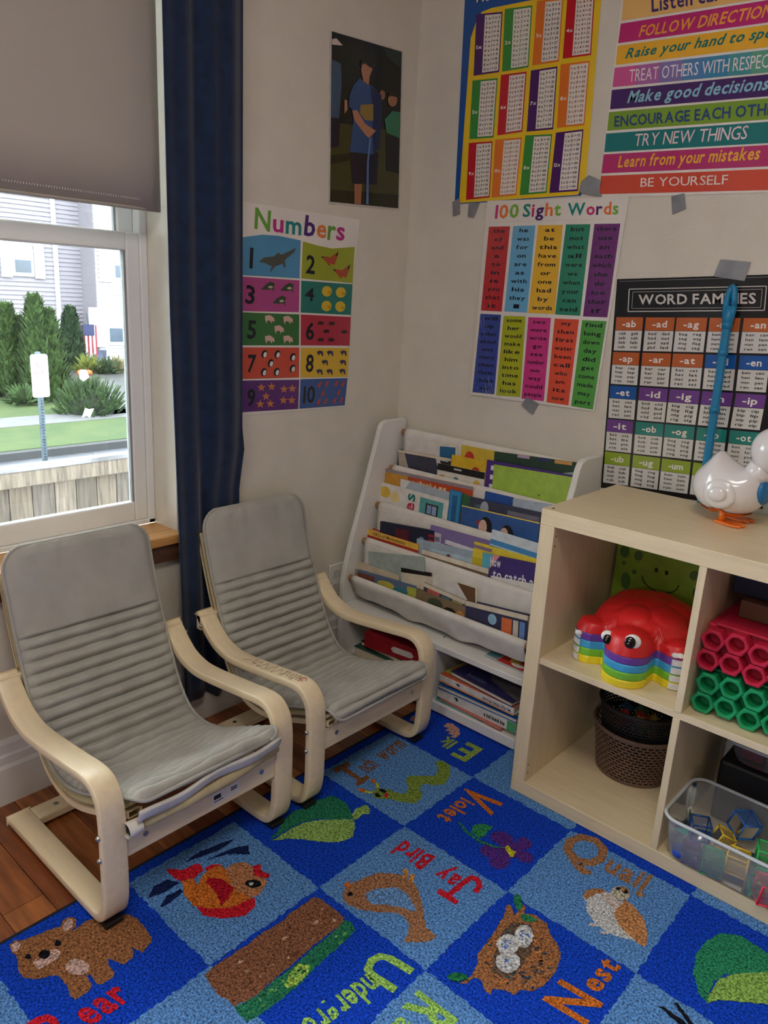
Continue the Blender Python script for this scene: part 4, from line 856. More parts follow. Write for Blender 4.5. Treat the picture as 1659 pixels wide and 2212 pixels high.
# ---- books in the pockets
LEAN = math.radians(3.5)
LV = Vector((0, math.sin(LEAN), math.cos(LEAN))); LN = Vector((0, -math.cos(LEAN), math.sin(LEAN)))   # up the cover, out of the cover
def book(label, pk, tpos, TL, TR, thick, cover, deco=None, spine_up=None, name='picture_book', page=None, cat='book', h=None):
    yb, zb = RODS[pk]; p0 = (0, yb+.027-.013*tpos, zb)
    a, b = onplane(*TL, p0, LN), onplane(*TR, p0, LN)
    ux = (b-a); w = ux.length; ux = ux/w; dn = -(LV-ux*LV.dot(ux)).normalized(); nn = ux.cross(-dn).normalized()
    if nn.y > 0: nn = -nn
    zc = (a.z+b.z)/2
    hh = h or max(.06, (zc-(zb-.046))/math.cos(LEAN))
    def pt(u, v, n): return a+ux*(u*w)+dn*(v*hh)+nn*n
    t = thing(name, label, cat, tuple(pt(.5, 1, -thick/2)), 'books in the sling pockets')
    ct = min(.0022, thick*.22)
    def slab(m, u0, u1, v0, v1, n0, n1, mi=0): m.hexa([pt(u0, v1, n0), pt(u1, v1, n0), pt(u1, v1, n1), pt(u0, v1, n1), pt(u0, v0, n0), pt(u1, v0, n0), pt(u1, v0, n1), pt(u0, v0, n1)], mi)
    m = MB(); slab(m, 0, 1, 0, 1, -ct, 0); slab(m, 0, 1, 0, 1, -thick, -thick+ct)
    if spine_up: slab(m, 0, 1, 0, ct/hh, -thick+ct, -ct)
    else: slab(m, 0, ct/w, 0, 1, -thick+ct, -ct)
    m.build('cover', CV(cover), t, bevel=.0006, seg=1)
    m = MB(); slab(m, ct/w*1.2, 1-.003/w, (.0 if spine_up else .003/hh)+ct/hh*1.2, 1-.004/hh, -thick+ct*1.02, -ct*1.02); m.build('pages', page or pages, t)
    if deco:
        d = Deco(lambda u, v, l: pt(u, v, .0003+l*.0003), CV); deco(d); d.build('cover_print', t)
    if spine_up and callable(spine_up):
        d = Deco(lambda u, v, l: pt(u, -(.0003+l*.0003)/hh, -thick*v), CV); spine_up(d); d.build('spine_print', t)
    return t
R_ = lambda d, u0, v0, u1, v1, c, l=1: d.poly([(u0,v0),(u1,v0),(u1,v1),(u0,v1)], c, l)
def mk(d, u0, v0, u1, v1, c, l=2):
    rn_ = random.Random(int(u0*1000+v0*77)); u = u0; w = (u1-u0)/14
    while u < u1-w*.5:
        k = rn_.uniform(.5, 1.1)*w; d.poly([(u, v0+(v1-v0)*rn_.choice((0, .3, .3))), (min(u+k, u1), v0+(v1-v0)*.3), (min(u+k, u1), v1), (u, v1)], c, l); u += k+w*rn_.choice((.3, .3, .9))
def T_(d, s, u0, v0, u1, v1, c, l=2, b=1, sh=0): d.text(s, (u0, v1), (u1, v1), (u0, v0), c, l, b, sh)
book('white board book with a blue corner at the back of the top pocket', 1, -.1, (876,951), (988,961), .008, (222,218,210), lambda d: R_(d, .68, .06, .97, .5, (36,104,150)))
book('yellow book with a red dot at the back of the top pocket', 1, .0, (997,961), (1072,975), .006, (214,184,60), lambda d: (d.ell(.27,.22,.14,.13,(206,60,50)), mk(d,.5,.28,.95,.45,(60,110,70))))
book('dark green toucan book at the right of the top pocket', 1, .1, (1068,975), (1246,999), .006, (44,72,54), lambda d: (d.poly([(.3,.3),(.5,.22),(.72,.26),(.82,.34),(.7,.36),(.5,.33),(.42,.4)], (232,160,70)), d.poly([(.3,.3),(.5,.22),(.46,.34),(.4,.4)], (60,90,170), 2), d.poly([(.45,.24),(.56,.23),(.54,.34),(.46,.34)], (120,190,210), 3), R_(d,.3,0,.45,.05,(190,160,190)), R_(d,.55,0,.68,.06,(50,60,110)), R_(d,.75,.0,.95,.06,(214,160,90)), d.poly([(.86,.2),(1,.15),(1,.5),(.9,.45)], (150,170,160))))
book('thick dark navy storybook with cream pages in the top pocket', 1, .35, (860,971), (975,991), .022, (62,64,84), lambda d: (R_(d,0,0,1,.07,(222,208,180),4), d.poly([(0,0),(.12,.02),(.25,.6),(.06,.7)], (186,176,160)), d.poly([(.72,.05),(.95,.08),(.92,.5),(.8,.45)], (206,202,196)), d.poly([(.8,.1),(1,.12),(1,.3),(.86,.3)], (40,40,44), 2)))
book('yellow book with red berry in the middle of the top pocket', 1, .45, (976,982), (1052,997), .010, (222,184,40), lambda d: d.ell(.72,.34,.13,.16,(176,60,36)))
book('white fruit patterned book with black top band', 1, .75, (946,1000), (1048,1021), .009, (226,222,212), lambda d: (R_(d,0,0,1,.22,(22,22,26)), R_(d,.36,.06,.52,.12,(200,200,196),2), d.ell(.12,.45,.07,.09,(224,140,40)), d.ell(.62,.62,.18,.14,(200,40,40)), d.ell(.28,.62,.08,.1,(190,60,50)), d.ell(.85,.4,.06,.1,(230,190,70)), d.ell(.42,.4,.05,.06,(90,130,140))))
book('purple book behind the lime green book', 1, .8, (1052,993), (1236,1027), .006, (78,48,130), lambda d: [R_(d,.06,.10+.2*k,.12,.2+.2*k,(226,222,230)) for k in range(4)])
book('plain lime green book at the front of the top pocket', 1, 1.0, (1067,1003), (1237,1031), .007, (166,200,78), lambda d: d.ell(.62,.5,.015,.02,(90,110,60)))
# second pocket
book('blue edged book at the back of the second pocket', 2, -.1, (1048,1061), (1108,1075), .006, (34,82,158))
book('pale grey blue book at the back right of the second pocket', 2, .0, (1108,1077), (1190,1090), .008, (176,190,204))
book('red and yellow storybook with its spine up in the second pocket', 2, .05, (833,1012), (1022,1052), .020, (196,76,40), lambda d: (R_(d,0,0,1,.06,(150,140,150)), R_(d,0,.06,.28,.5,(206,150,50)), R_(d,0,.3,.2,.5,(176,60,40),2), mk(d,.26,.09,.74,.22,(238,206,150))))
book('green picture book behind the dark paperback', 2, .2, (996,1063), (1040,1083), .007, (52,110,70), lambda d: R_(d,.1,.4,.9,.8,(110,90,60)))
book('silver blue magazine with torn corner', 2, .45, (866,1034), (972,1064), .006, (174,186,196), lambda d: (R_(d,.1,.2,.95,.6,(146,166,186)), d.poly([(0,0),(.2,.0),(.02,.45)], (228,228,224), 2)))
book('bright blue narrow book standing in the second pocket', 2, .6, (972,1057), (998,1063), .010, (40,122,176), lambda d: (R_(d,.1,.02,.9,.98,(60,146,196)), R_(d,.3,.1,.7,.9,(40,100,150),2)))
book('dark paperback pair with white page edges in the second pocket', 2, .65, (1016,1074), (1170,1107), .013, (60,64,84), lambda d: (d.ell(.22,.16,.06,.14,(170,180,190)), R_(d,.55,.1,.98,.7,(116,114,128)), mk(d,.08,.08,.16,.2,(90,130,140))))
def shapes(d):
    d.ell(.16,.24,.075,.16,(226,190,70)); d.ell(.30,.30,.07,.15,(236,216,150)); R_(d,.10,.62,.40,.95,(140,176,90)); d.text('es', (.57,.60),(.57,.08),(.44,.60), [(190,40,80),(30,130,120)], 2, 1)
    R_(d,.64,.10,.94,.96,(90,170,168)); R_(d,.72,.22,.88,.84,(60,50,50),2); R_(d,.74,.26,.795,.50,(130,160,200),3); R_(d,.805,.26,.86,.50,(150,176,210),3); R_(d,.74,.54,.795,.80,(140,170,206),3); R_(d,.805,.54,.86,.80,(120,150,190),3)
book('white shapes book with a window picture at the front of the second pocket', 2, 1.0, (810,1038), (970,1082), .007, (228,226,218), shapes)
def kids(d):
    for x, y in ((.34,.42),(.62,.5)):
        d.ell(x,y,.085,.26,(30,26,30)); d.ell(x-.035,y+.02,.055,.2,(226,188,168),2); d.ell(x+.02,y+.32,.10,.15,(120,84,60),3)
    d.ell(.24,.34,.025,.07,(150,60,50)); R_(d,0,0,1,.03,(236,206,90)); d.ell(.84,.62,.03,.12,(196,166,130))
book('large blue picture book with two dark haired children on its cover', 2, 1.05, (998,1091), (1166,1129), .007, (52,94,158), kids)
# third pocket
book('lavender book in the third pocket', 3, .1, (930,1134), (1062,1170), .008, (134,118,170), lambda d: (R_(d,.03,.12,.2,.34,(206,202,214)), mk(d,.05,.16,.18,.30,(60,50,90))))
book('dark navy spiral book with red binding', 3, .35, (821,1126), (938,1147), .010, (36,40,66), lambda d: (R_(d,.3,.1,.55,.7,(96,36,50)), d.ell(.78,.4,.08,.2,(130,150,180)), *[R_(d,.9,.1+.12*k,1.0,.17+.12*k,(160,40,50),2) for k in range(6)]))
book('teal and white paperback at the right of the third pocket', 3, .35, (1063,1144), (1164,1175), .007, (214,226,232), lambda d: (R_(d,0,.14,1,.22,(70,146,200)), R_(d,0,.24,1,.62,(36,140,140)), mk(d,.12,.32,.98,.42,(226,236,230)), mk(d,.2,.48,.98,.58,(226,236,230)), R_(d,0,.64,1,.9,(206,146,70))))
book('white magazine with a purple edge in the third pocket', 3, .45, (962,1166), (1046,1194), .004, (224,220,226), lambda d: R_(d,0,.1,1,.2,(110,40,80)))
book('yellow edged workbook in the third pocket', 3, .6, (1024,1170), (1162,1208), .006, (232,208,60), lambda d: (R_(d,0,.05,.3,.12,(140,120,150)), R_(d,0,.3,1,.5,(206,186,40))))
book('pale blue storybook in the third pocket', 3, .55, (900,1163), (1046,1196), .007, (164,184,196), lambda d: (R_(d,.2,.2,.96,.9,(184,208,218)), d.ell(.5,.3,.03,.06,(120,60,90),2), d.ell(.8,.5,.04,.08,(130,150,110),2)))
book('yellow alphabet book lying spine up with red stripes', 3, .75, (791,1141), (905,1176), .024, (176,48,52), lambda d: (R_(d,0,0,1,.24,(232,190,80)), T_(d,'ABCs of Mathematics',.14,.06,.76,.18,(120,70,40)), R_(d,0,.24,1,.34,(176,48,52)), R_(d,0,.34,1,.42,(228,190,150)), R_(d,0,.42,1,.5,(180,56,56)), R_(d,0,.5,.5,1,(150,170,60))))
book('cream paged book with a brown lettered spine', 3, 1.05, (912,1186), (1056,1229), .024, (124,102,80), lambda d: (R_(d,0,0,1,.20,(226,216,196)), *[R_(d,.08+.2*k,.27,.13+.2*k,.36,(84,66,50)) for k in range(5)]), page=pages)
book('purple how to catch book with white title', 3, .95, (1043,1193), (1158,1217), .006, (66,50,120), lambda d: (d.poly([(0,0),(.3,0),(.14,.3),(.06,.6),(0,.3)], (90,180,200)), d.poly([(.2,.0),(.34,.0),(.14,.36)], (226,150,150), 2), T_(d,'How',.16,.06,.36,.26,(236,234,240),3), T_(d,'to catch a',.22,.32,.98,.54,(236,234,240),3)))
book('thin white booklet at the front right of the third pocket', 3, 1.1, (1060,1243), (1156,1262), .004, (226,226,220))
# fourth pocket
book('pale grey green folder at the back of the lowest pocket', 4, -.1, (795,1191), (916,1203), .004, (168,182,176), name='plastic_folder', cat='folder')
book('black topped book behind the wavy board book', 4, .1, (866,1226), (930,1238), .006, (24,24,26))
book('cream board book at the left of the lowest pocket', 4, .35, (767,1212), (862,1243), .012, (206,192,166), lambda d: R_(d,0,.25,1,1,(150,140,120)))
book('board book with wavy cream page edges', 4, .45, (866,1236), (938,1247), .022, (216,206,184))
book('white tabbed board book in the lowest pocket', 4, .5, (936,1242), (1032,1272), .014, (224,222,214), lambda d: d.poly([(.55,0),(.95,0),(1,.5),(.9,.4)], (110,80,50)))
book('blue magazine at the front left of the lowest pocket', 4, .75, (773,1230), (900,1266), .005, (96,118,150), lambda d: (R_(d,.0,.1,.3,.5,(120,70,60)), d.ell(.5,.3,.15,.15,(200,190,80)), d.ell(.75,.35,.12,.12,(60,130,140),2), R_(d,.85,.1,1,.6,(180,186,80))))
book('cream edged board book with dark colourful cover', 4, .8, (917,1258), (1006,1297), .013, (70,68,84), lambda d: (R_(d,0,0,1,.12,(226,214,190),3), R_(d,.1,.1,.4,.6,(190,90,90)), R_(d,.45,.15,.65,.6,(90,120,140)), R_(d,.7,.1,.95,.6,(160,150,100))))
book('brownish photo book at the front of the lowest pocket', 4, 1.0, (900,1271), (1008,1312), .008, (130,112,84), lambda d: (d.ell(.4,.3,.15,.2,(70,80,60)), d.ell(.7,.4,.12,.16,(40,36,34)), d.ell(.9,.4,.08,.2,(196,140,80))))
book('navy board book with small rainbow pictures at the right', 4, 1.0, (1006,1297), (1141,1330), .016, (58,60,92), lambda d: (R_(d,0,0,1,.13,(226,214,190),3), d.ell(.45,.32,.07,.14,(150,200,220)), R_(d,.60,.2,.76,.62,(226,120,70)), R_(d,.78,.2,.86,.62,(220,210,190)), R_(d,.88,.2,.96,.62,(110,150,210)), mk(d,.62,.68,.9,.78,(200,200,210))))
# ---- flat things below
def flatbook(label, x0, x1, y0, y1, z0, z1, rot, cover, side='pages', deco=None, spine=None, group='books stacked in the lower right compartment', name='stacked_book', cat='book'):
    cx, cy = (x0+x1)/2, (y0+y1)/2; c, s_ = math.cos(rot), math.sin(rot)
    def pt(x, y, z): return Vector((cx+(x-cx)*c-(y-cy)*s_, cy+(x-cx)*s_+(y-cy)*c, z))
    t = thing(name, label, cat, (cx, cy, z0), group); ct = min(.002, (z1-z0)*.2)
    def slab(m, a): m.hexa([pt(a[0],a[2],a[4]),pt(a[1],a[2],a[4]),pt(a[1],a[3],a[4]),pt(a[0],a[3],a[4]),pt(a[0],a[2],a[5]),pt(a[1],a[2],a[5]),pt(a[1],a[3],a[5]),pt(a[0],a[3],a[5])])
    m = MB(); slab(m, (x0,x1,y0,y1,z0,z0+ct)); slab(m, (x0,x1,y0,y1,z1-ct,z1))
    if spine: slab(m, (x0,x1,y0,y0+ct,z0+ct,z1-ct))
    else: slab(m, (x0,x1,y1-ct,y1,z0+ct,z1-ct))
    m.build('cover', CV(cover), t, bevel=.0005, seg=1)
    m = MB(); slab(m, (x0+.003,x1-.003,y0+.003,y1-.003,z0+ct*1.01,z1-ct*1.01)); m.build('pages', pages, t)
    if deco: d = Deco(lambda u, v, l: pt(x0+(x1-x0)*u, y0+(y1-y0)*(1-v), z1+l*.0004), CV); deco(d); d.build('cover_print', t)
    if callable(spine): d = Deco(lambda u, v, l: pt(x0+(x1-x0)*u, y0-l*.0004, z0+(z1-z0)*(1-v)), CV); spine(d); d.build('spine_print', t)
    return t
z = .0385
flatbook('thin teal booklet at the bottom of the book stack', -.378, -.20, .158, .36, z, z+.006, 0, (70,150,160))
flatbook('thin salmon red book near the bottom of the book stack', -.36, -.13, .156, .37, z+.0062, z+.0125, -.05, (206,104,92))
def recyc(d, s, col): d.text(s, (.96,.35),(.60,.35),(.96,.70), col, 2, 1) if s else mk(d, .62, .3, .88, .7, col); d.poly([(.22,.3),(.27,.2),(.29,.5),(.26,.55),(.25,.4)], (40,40,40), 2)
flatbook('thick white book with a green end in the stack', -.375, -.092, .160, .39, z+.0128, z+.044, -.01, (220,218,212), spine=lambda d: (recyc(d, None, (60,60,64)), R_(d,.90,.0,1,1,(90,170,110),3)))
flatbook('blue book with white clouds on its cover in the stack', -.373, -.094, .158, .40, z+.0443, z+.058, .01, (30,92,176), deco=lambda d: (d.ell(.08,.8,.1,.16,(228,232,234)), d.ell(.40,.72,.16,.07,(228,232,234)), d.ell(.52,.66,.10,.09,(228,232,234)), d.ell(.72,.86,.18,.06,(226,230,232)), d.ell(.84,.80,.12,.1,(226,230,232))))
flatbook('grey black edged book on the cloud book', -.30, -.10, .17, .38, z+.0583, z+.066, .03, (60,60,62))
flatbook('white first words book with spine facing out in the stack', -.368, -.10, .158, .385, z+.0663, z+.090, -.02, (222,220,216), deco=lambda d: (R_(d,0,.0,1,1,(206,92,48)), *[R_(d,.4-.04*k,.55+.08*k,1,.60+.08*k,c,2) for k, c in enumerate([(206,196,150),(176,190,90),(206,206,160),(180,196,80)])], R_(d,0,.5,.25,.9,(170,184,70),2), R_(d,.02,.62,.3,.8,(206,120,60),3)), spine=lambda d: (recyc(d, 'My Fun With Words', (50,70,110)), R_(d,0,.75,1,.98,(226,160,120),1)))
flatbook('dark navy book lying askew on top of the stack', -.335, -.10, .165, .36, z+.0903, z+.104, -.10, (48,46,92), deco=lambda d: (d.poly([(.3,.2),(.6,.45),(1,.62),(1,.9),(.5,.72),(.25,.45)], (104,98,100)), mk(d,.2,.8,.5,.9,(120,130,180))))
flatbook('green activity book lying in the lower left compartment', -.74, -.46, .17, .40, z, z+.05, .05, (40,84,72), group='things in the lower left compartment')
flatbook('dark book under the red game box', -.72, -.47, .18, .40, z+.0502, z+.066, -.03, (40,42,46), group='things in the lower left compartment')
flatbook('dark red game box in the lower left compartment', -.70, -.47, .175, .39, z+.0664, z+.118, .12, (152,28,40), group='things in the lower left compartment', name='game_box', cat='box', spine=lambda d: (d.poly([(.5,.3),(.8,.3),(.84,.5),(.8,.7),(.5,.7),(.46,.5)], (214,204,200)),))
flatbook('red and yellow comic card lying on the bookshelf board', -.24, -.10, .19, .30, .2245, .2268, -.05, (200,206,210), group='cards on the bookshelf board', name='picture_card', cat='card', deco=lambda d: (R_(d,.3,.3,.95,.95,(196,56,50)), d.ell(.6,.6,.12,.2,(236,196,80),2), R_(d,.0,.2,.28,.9,(90,140,150),2), d.ell(.75,.8,.15,.1,(240,230,220),3)))
flatbook('black card leaning at the back of the bookshelf board', -.27, -.11, .26, .34, .2270, .2295, .08, (26,26,30), group='cards on the bookshelf board', name='picture_card', cat='card')
# ================================================================= cube shelf
ks = thing('cube_shelf', 'birch effect cube shelf full of toys', 'shelf', (.38, .2, 0))
KH, KW, KD = .762, .762, .39
MB().box(0, KW, 0, KD, KH-.038, KH).build('top_panel', shelfwood_x, ks, bevel=.0015)
MB().box(0, KW, 0, KD, .0008, .038).build('bottom_panel', shelfwood_x, ks, bevel=.0015)
for x in (0, KW-.038): MB().box(x, x+.038, .0005, KD, .038, KH-.038).build('side_panel', shelfwood, ks, bevel=.0012)
MB().box(.038, KW-.038, .004, KD, .373, .389).build('middle_shelf', shelfwood_x, ks, bevel=.001)
for z0, z1 in ((.038, .373), (.389, KH-.038)): MB().box(.373, .389, .002, KD, z0, z1).build('divider', shelfwood, ks, bevel=.001)
holes = MB()
for z in (.70, .675, .085, .062): holes.tube([(.0382, .012, z), (.0388, .012, z)], .0022, 8)
holes.tube([(.019, .02, KH+.0001), (.019, .02, KH+.0006)], .004, 10); holes.build('peg_holes', mat('peg_hole', (90, 70, 50), .8), ks)
# ---- stacked turtles
cx, cy, z0 = .205, .205, .3892
blobs = [(cx, cy, .108), (cx+.004, cy+.045, .105), (cx, cy-.03, .10), (.230, .060, .053), (.222, .10, .06), (.118, .098, .037), (.14, .13, .05), (.322, .122, .034), (.29, .15, .05), (.112, .315, .036), (.135, .29, .05), (.310, .315, .036), (.28, .29, .05)]
NT = 120
def rad(th, grow=0.):
    dx, dy = math.cos(th), math.sin(th); best = 0
    for bx, by, r in blobs:
        r += grow; ox, oy = bx-cx, by-cy; b = ox*dx+oy*dy; q = b*b-(ox*ox+oy*oy-r*r)
        if q > 0: best = max(best, b+math.sqrt(q))
    return best
RAD = [rad(2*math.pi*i/NT) for i in range(NT)]
def plastic(c): return mat('toy_plastic', c, .38, 20, .03)
tz = z0; LH = .0195
tg = 'turtle stepping stones stacked in the cube shelf'
for lab, c in (('yellow turtle toy at the bottom of the turtle stack', (236,214,36)), ('green turtle toy second from the bottom of the turtle stack', (120,190,50)), ('light blue turtle toy in the middle of the turtle stack', (66,166,216)), ('purple turtle toy just below the red turtle', (112,64,158))):
    t = thing('turtle_toy', lab, 'toy', (cx, cy, tz), tg); m = MB(); prf = [(-.002, 0), (.0, .003), (.0005, LH-.003), (-.0025, LH-.0003)]
    m.grid(NT, 4, lambda i, j: (cx+(RAD[i]+prf[j][0])*math.cos(2*math.pi*i/NT), cy+(RAD[i]+prf[j][0])*math.sin(2*math.pi*i/NT), tz+prf[j][1]), closeu=True)
    for j, f in ((3, 1), (0, -1)): m.ngon([(cx+(RAD[i]+prf[j][0])*math.cos(2*math.pi*i/NT), cy+(RAD[i]+prf[j][0])*math.sin(2*math.pi*i/NT), tz+prf[j][1]) for i in range(NT)][::f])
    m.build('body', plastic(c), t, smooth=False)
    for bx, by, r, a0, a1 in ((.118, .098, .0385, 3.0, 4.5), (.322, .122, .0355, 4.75, 6.2)):
        m = MB(); m.grid(12, 2, lambda i, j: (bx+r*math.cos(a0+(a1-a0)*i/11), by+r*math.sin(a0+(a1-a0)*i/11), tz+.002+(LH-.004)*j)); m.build('toe_marks', mat('worn_white', (214, 214, 214), .5, 60, .08), t)
    tz += LH
t = thing('turtle_toy', 'red turtle toy with big eyes on top of the turtle stack', 'toy', (cx, cy, tz), tg)
def sm_(x): return math.sqrt(max(0, x))
plates = [(0, -.01, .045), (-.062, -.045, .040), (.06, -.045, .040), (0, -.085, .036), (-.065, .04, .042), (.065, .04, .042), (0, .075, .042)]
def top(x, y, edge):
    h = .012
    sx_, sy_ = (x-cx)/.125, (y-(cy+.015))/.135; q = 1-sx_*sx_-sy_*sy_
    sh = .016+.054*sm_(q) if q > 0 else 0
    if q > 0:
        b = 0
        for px_, py_, pr_ in plates:
            e = 1-((x-cx-px_)**2+(y-cy-.015-py_)**2)/(pr_*pr_); b = max(b, e)
        sh += .007*sm_(max(0, b))
    h = max(h, sh)
    for bx, by, r, hh in ((.230, .060, .056, .036), (.118, .098, .039, .014), (.322, .122, .036, .014), (.112, .315, .038, .018), (.310, .315, .038, .018)):
        e = 1-((x-bx)**2+(y-by)**2)/(r*r)
        if e > 0: h = max(h, .014+hh*e**.6)
    return h*min(1, max(0, edge))**.5
m = MB(); NR = 44
def tp(i, j):
    th = 2*math.pi*i/NT; f = j/NR; r = RAD[i]*f; x, y = cx+r*math.cos(th), cy+r*math.sin(th)
    return (x, y, tz+.0006+(top(x, y, (1-f)*RAD[i]/.012) if f < 1 else 0))
m.grid(NT, NR+1, tp, closeu=True); rb = m.build('shell_and_body', plastic((212, 34, 36)), t, smooth=True)
def on_top(px, py, zg):
    z = tz+.10
    while z > tz:
        p = FZ(px, py, z)
        if p.z <= tz+top(p.x, p.y, 1) and (math.hypot(p.x-cx, p.y-cy) < rad(math.atan2(p.y-cy, p.x-cx))): return p
        z -= .0005
    return FZ(px, py, zg)
for (px, py, qx, qy, rw, rp) in ((1313, 1374, 1312, 1381, .0135, .0105), (1367, 1386, 1361, 1388, .0165, .0125)):
    p, q = on_top(px, py, .49), on_top(qx, qy, .49); vw = (CAM-p).normalized()
    rot = vw.to_track_quat('Z', 'Y').to_matrix()
    e = MB().ball(p-vw*.003, rw*1.12, rw, .005, 18, 8, rot=rot).build('eye', mat('eye_white', (232, 230, 226), .3), t, smooth=True)
    MB().ball(q+vw*.0005, rp, rp*1.08, .0035, 18, 8, rot=rot).build('pupil', mat('eye_black', (14, 14, 16), .12), e, smooth=True)
for pts in ((1250, 1366), (1459, 1416), (1470, 1417)):
    p = on_top(pts[0], pts[1], .485); MB().ball(p, .0085, .0065, .0022, 10, 6, rot=(CAM-p).normalized().to_track_quat('Z', 'Y').to_matrix()).build('toe', mat('worn_white', (224, 222, 220), .5, 60, .08), t, smooth=True)
# ---- green smiling board behind
fp = [FY(x, y, .378) for x, y in ((1338, 1160), (1530, 1160), (1530, 1380), (1338, 1380))]
t = thing('smiling_green_box', 'green box with dots and a smiling face behind the red turtle', 'box', (.17, .37, .389))
x0, x1 = .045, .368
MB().box(x0, x1, .345, .386, .3895, .700).build('box_body', mat('lime_card', (122, 152, 30), .5), t, bevel=.004)
d = Deco(lambda x, y, l: FY(x, y, .345-l*.0005), CV, (1200, 1140, .20494))
DGN = (66, 106, 40)
for e in ((875,295,46,52),(722,370,20,24),(830,466,25,25),(730,250,50,66),(740,560,50,90),(1465,505,55,50),(1475,690,30,60)): d.ell(*e, DGN, 1)
d.ell(1062,446,18,26,(16,16,14),2).ell(1170,476,18,26,(16,16,14),2)
sm = [(912,500),(925,560),(965,610),(1020,650),(1090,676),(1170,688),(1230,680),(1275,650),(1300,605)]
for a, b in zip(sm, sm[1:]):
    a, b = Vector(a), Vector(b); n = (b-a).orthogonal().normalized()*5; d.poly([a+n, b+n, b-n, a-n], (16,16,14), 2)
d.build('printed_face', t)
# ---- baskets
def basket(name, label, cx, cy, z0, h, r0, r1, mt, nth, nz, slot=.62, solid=0.):
    t = thing(name, label, 'basket', (cx, cy, z0)); m = MB()
    def P(a, v, o=0): r = r0+(r1-r0)*v+o; return Vector((cx+r*math.cos(a)*1.0, cy+r*math.sin(a)*.95, z0+h*v))
    for j in range(nz):
        v0, v1 = j/nz, (j+1)/nz; off = .5*(j % 2)
        for i in range(nth):
            a0, a1 = 2*math.pi*(i+off)/nth, 2*math.pi*(i+1+off)/nth
            if j == 0 or j == nz-1: m.add([P(a0, v0), P(a1, v0), P(a1, v1), P(a0, v1)], [(0, 1, 2, 3)]); continue
            f = (1-slot)/2; b0, b1 = a0+(a1-a0)*f*.7, a1-(a1-a0)*f*.7; w0, w1 = v0+(v1-v0)*f, v1-(v1-v0)*f
            m.add([P(a0, v0), P(a1, v0), P(a1, v1), P(a0, v1), P(b0, w0), P(b1, w0), P(b1, w1), P(b0, w1)], [(0, 1, 5, 4), (1, 2, 6, 5), (2, 3, 7, 6), (3, 0, 4, 7)])
    o = m.build('woven_wall', mt, t, kind='stuff'); so = o.modifiers.new('t', 'SOLIDIFY'); so.thickness = .0022
    ring = [P(2*math.pi*i/48, 1.0) for i in range(49)]; MB().tube(ring, .0045, 8).build('rim', mt, t, smooth=True)
    MB().prism([P(2*math.pi*i/40, 0) for i in range(40)], (0, 0, .003)).build('base', mt, t)
    return t, P
brown = mat('brown_basket_plastic', (112, 88, 74), .55, 30, .08)
basket('woven_basket', 'brown woven plastic basket in the lower left cube', .205, .268, .0385, .135, .094, .112, brown, 40, 16)
basket('black_basket', 'black mesh basket of toys nested in the brown basket', .207, .262, .125, .115, .088, .104, blackm, 60, 13, .55)
rn = random.Random(8)
for k in range(16):
    a = rn.uniform(0, 6.28); r = rn.uniform(0, .06); z = .155+.012*(k % 4)+.008*(k//8); cxx, cyy = .207+r*math.cos(a), .262+r*math.sin(a); s = rn.uniform(.012, .018)
    cl = [(196,70,60),(70,140,90),(210,180,80),(60,110,160),(200,120,60)]; nm_ = ['red','green','yellow','blue','orange']; ci = k % 5
    b = MB().box(-s, s, -s*.7, s*.7, -s*.5, s*.5)
    for dx in (-.5, .5): b.tube([(dx*s, 0, s*.5), (dx*s, 0, s*.75)], s*.3, 8)
    o = b.build('toy_brick', plastic(cl[ci]), bevel=.001); o.location = (cxx, cyy, z); o.rotation_euler = (rn.uniform(-.5, .5), rn.uniform(-.5, .5), rn.uniform(0, 3))
    tag(o, 'small %s toy brick in the black basket' % nm_[ci], 'toy brick', '%s bricks in the black basket' % nm_[ci])
# ---- hexagon tube racks
def rack(label, c, zc, dx0, n=7):
    mt = mat('soft_plastic', c, .45, 25, .05); t = thing('tube_rack', label, 'rack', (.55, .17, zc-.048), 'tube racks in the upper right cube')
    ro, ri = .0262, .0155
    for row in (0, 1):
        for k in range(n):
            x = .4185+dx0+.0478*k+(-.004 if row == 0 else 0); z = zc+(.0235 if row else -.0235)+(.004 if k % 2 else -.003)
            if x > .70: continue
            m = MB(); N_ = 24; vs = []; fs = []
            yf, yk = .036, .30
            for (y_, kind) in ((yf+.003, 'o'), (yf, 'o2'), (yf, 'i2'), (yf+.003, 'i'), (yk, 'i')):
                for q in range(N_):
                    a = 2*math.pi*q/N_+.26
                    hx = math.cos(math.pi/6)/math.cos(((a % (math.pi/3))-math.pi/6))
                    r = {'o': ro*hx, 'o2': (ro-.0025)*hx, 'i2': ri+.002, 'i': ri}[kind]
                    vs.append((x+r*math.cos(a), y_, z+r*math.sin(a)))
            b = len(vs)
            for q in range(N_):
                a = 2*math.pi*q/N_+.26; hx = math.cos(math.pi/6)/math.cos(((a % (math.pi/3))-math.pi/6)); vs.append((x+ro*.86*hx*math.cos(a), yk, z+ro*.86*hx*math.sin(a)))
            for s_ in range(4): fs += [(s_*N_+q, s_*N_+(q+1) % N_, (s_+1)*N_+(q+1) % N_, (s_+1)*N_+q) for q in range(N_)]
            fs += [(q, b+q, b+(q+1) % N_, (q+1) % N_) for q in range(N_)]; fs.append(tuple(range(4*N_, 5*N_)))
            m.add(vs, fs); m.build('tube', mt, t)
    MB().box(.3905, .70, .07, .31, zc-.047, zc+.046).build('rack_body', mt, t, bevel=.004)
    return t
rack('green rack of hexagonal tubes on the middle shelf', (20, 150, 92), .389+.0505, .002)
rack('red rack of hexagonal tubes stacked on the green rack', (190, 30, 62), .389+.1495, -.004)
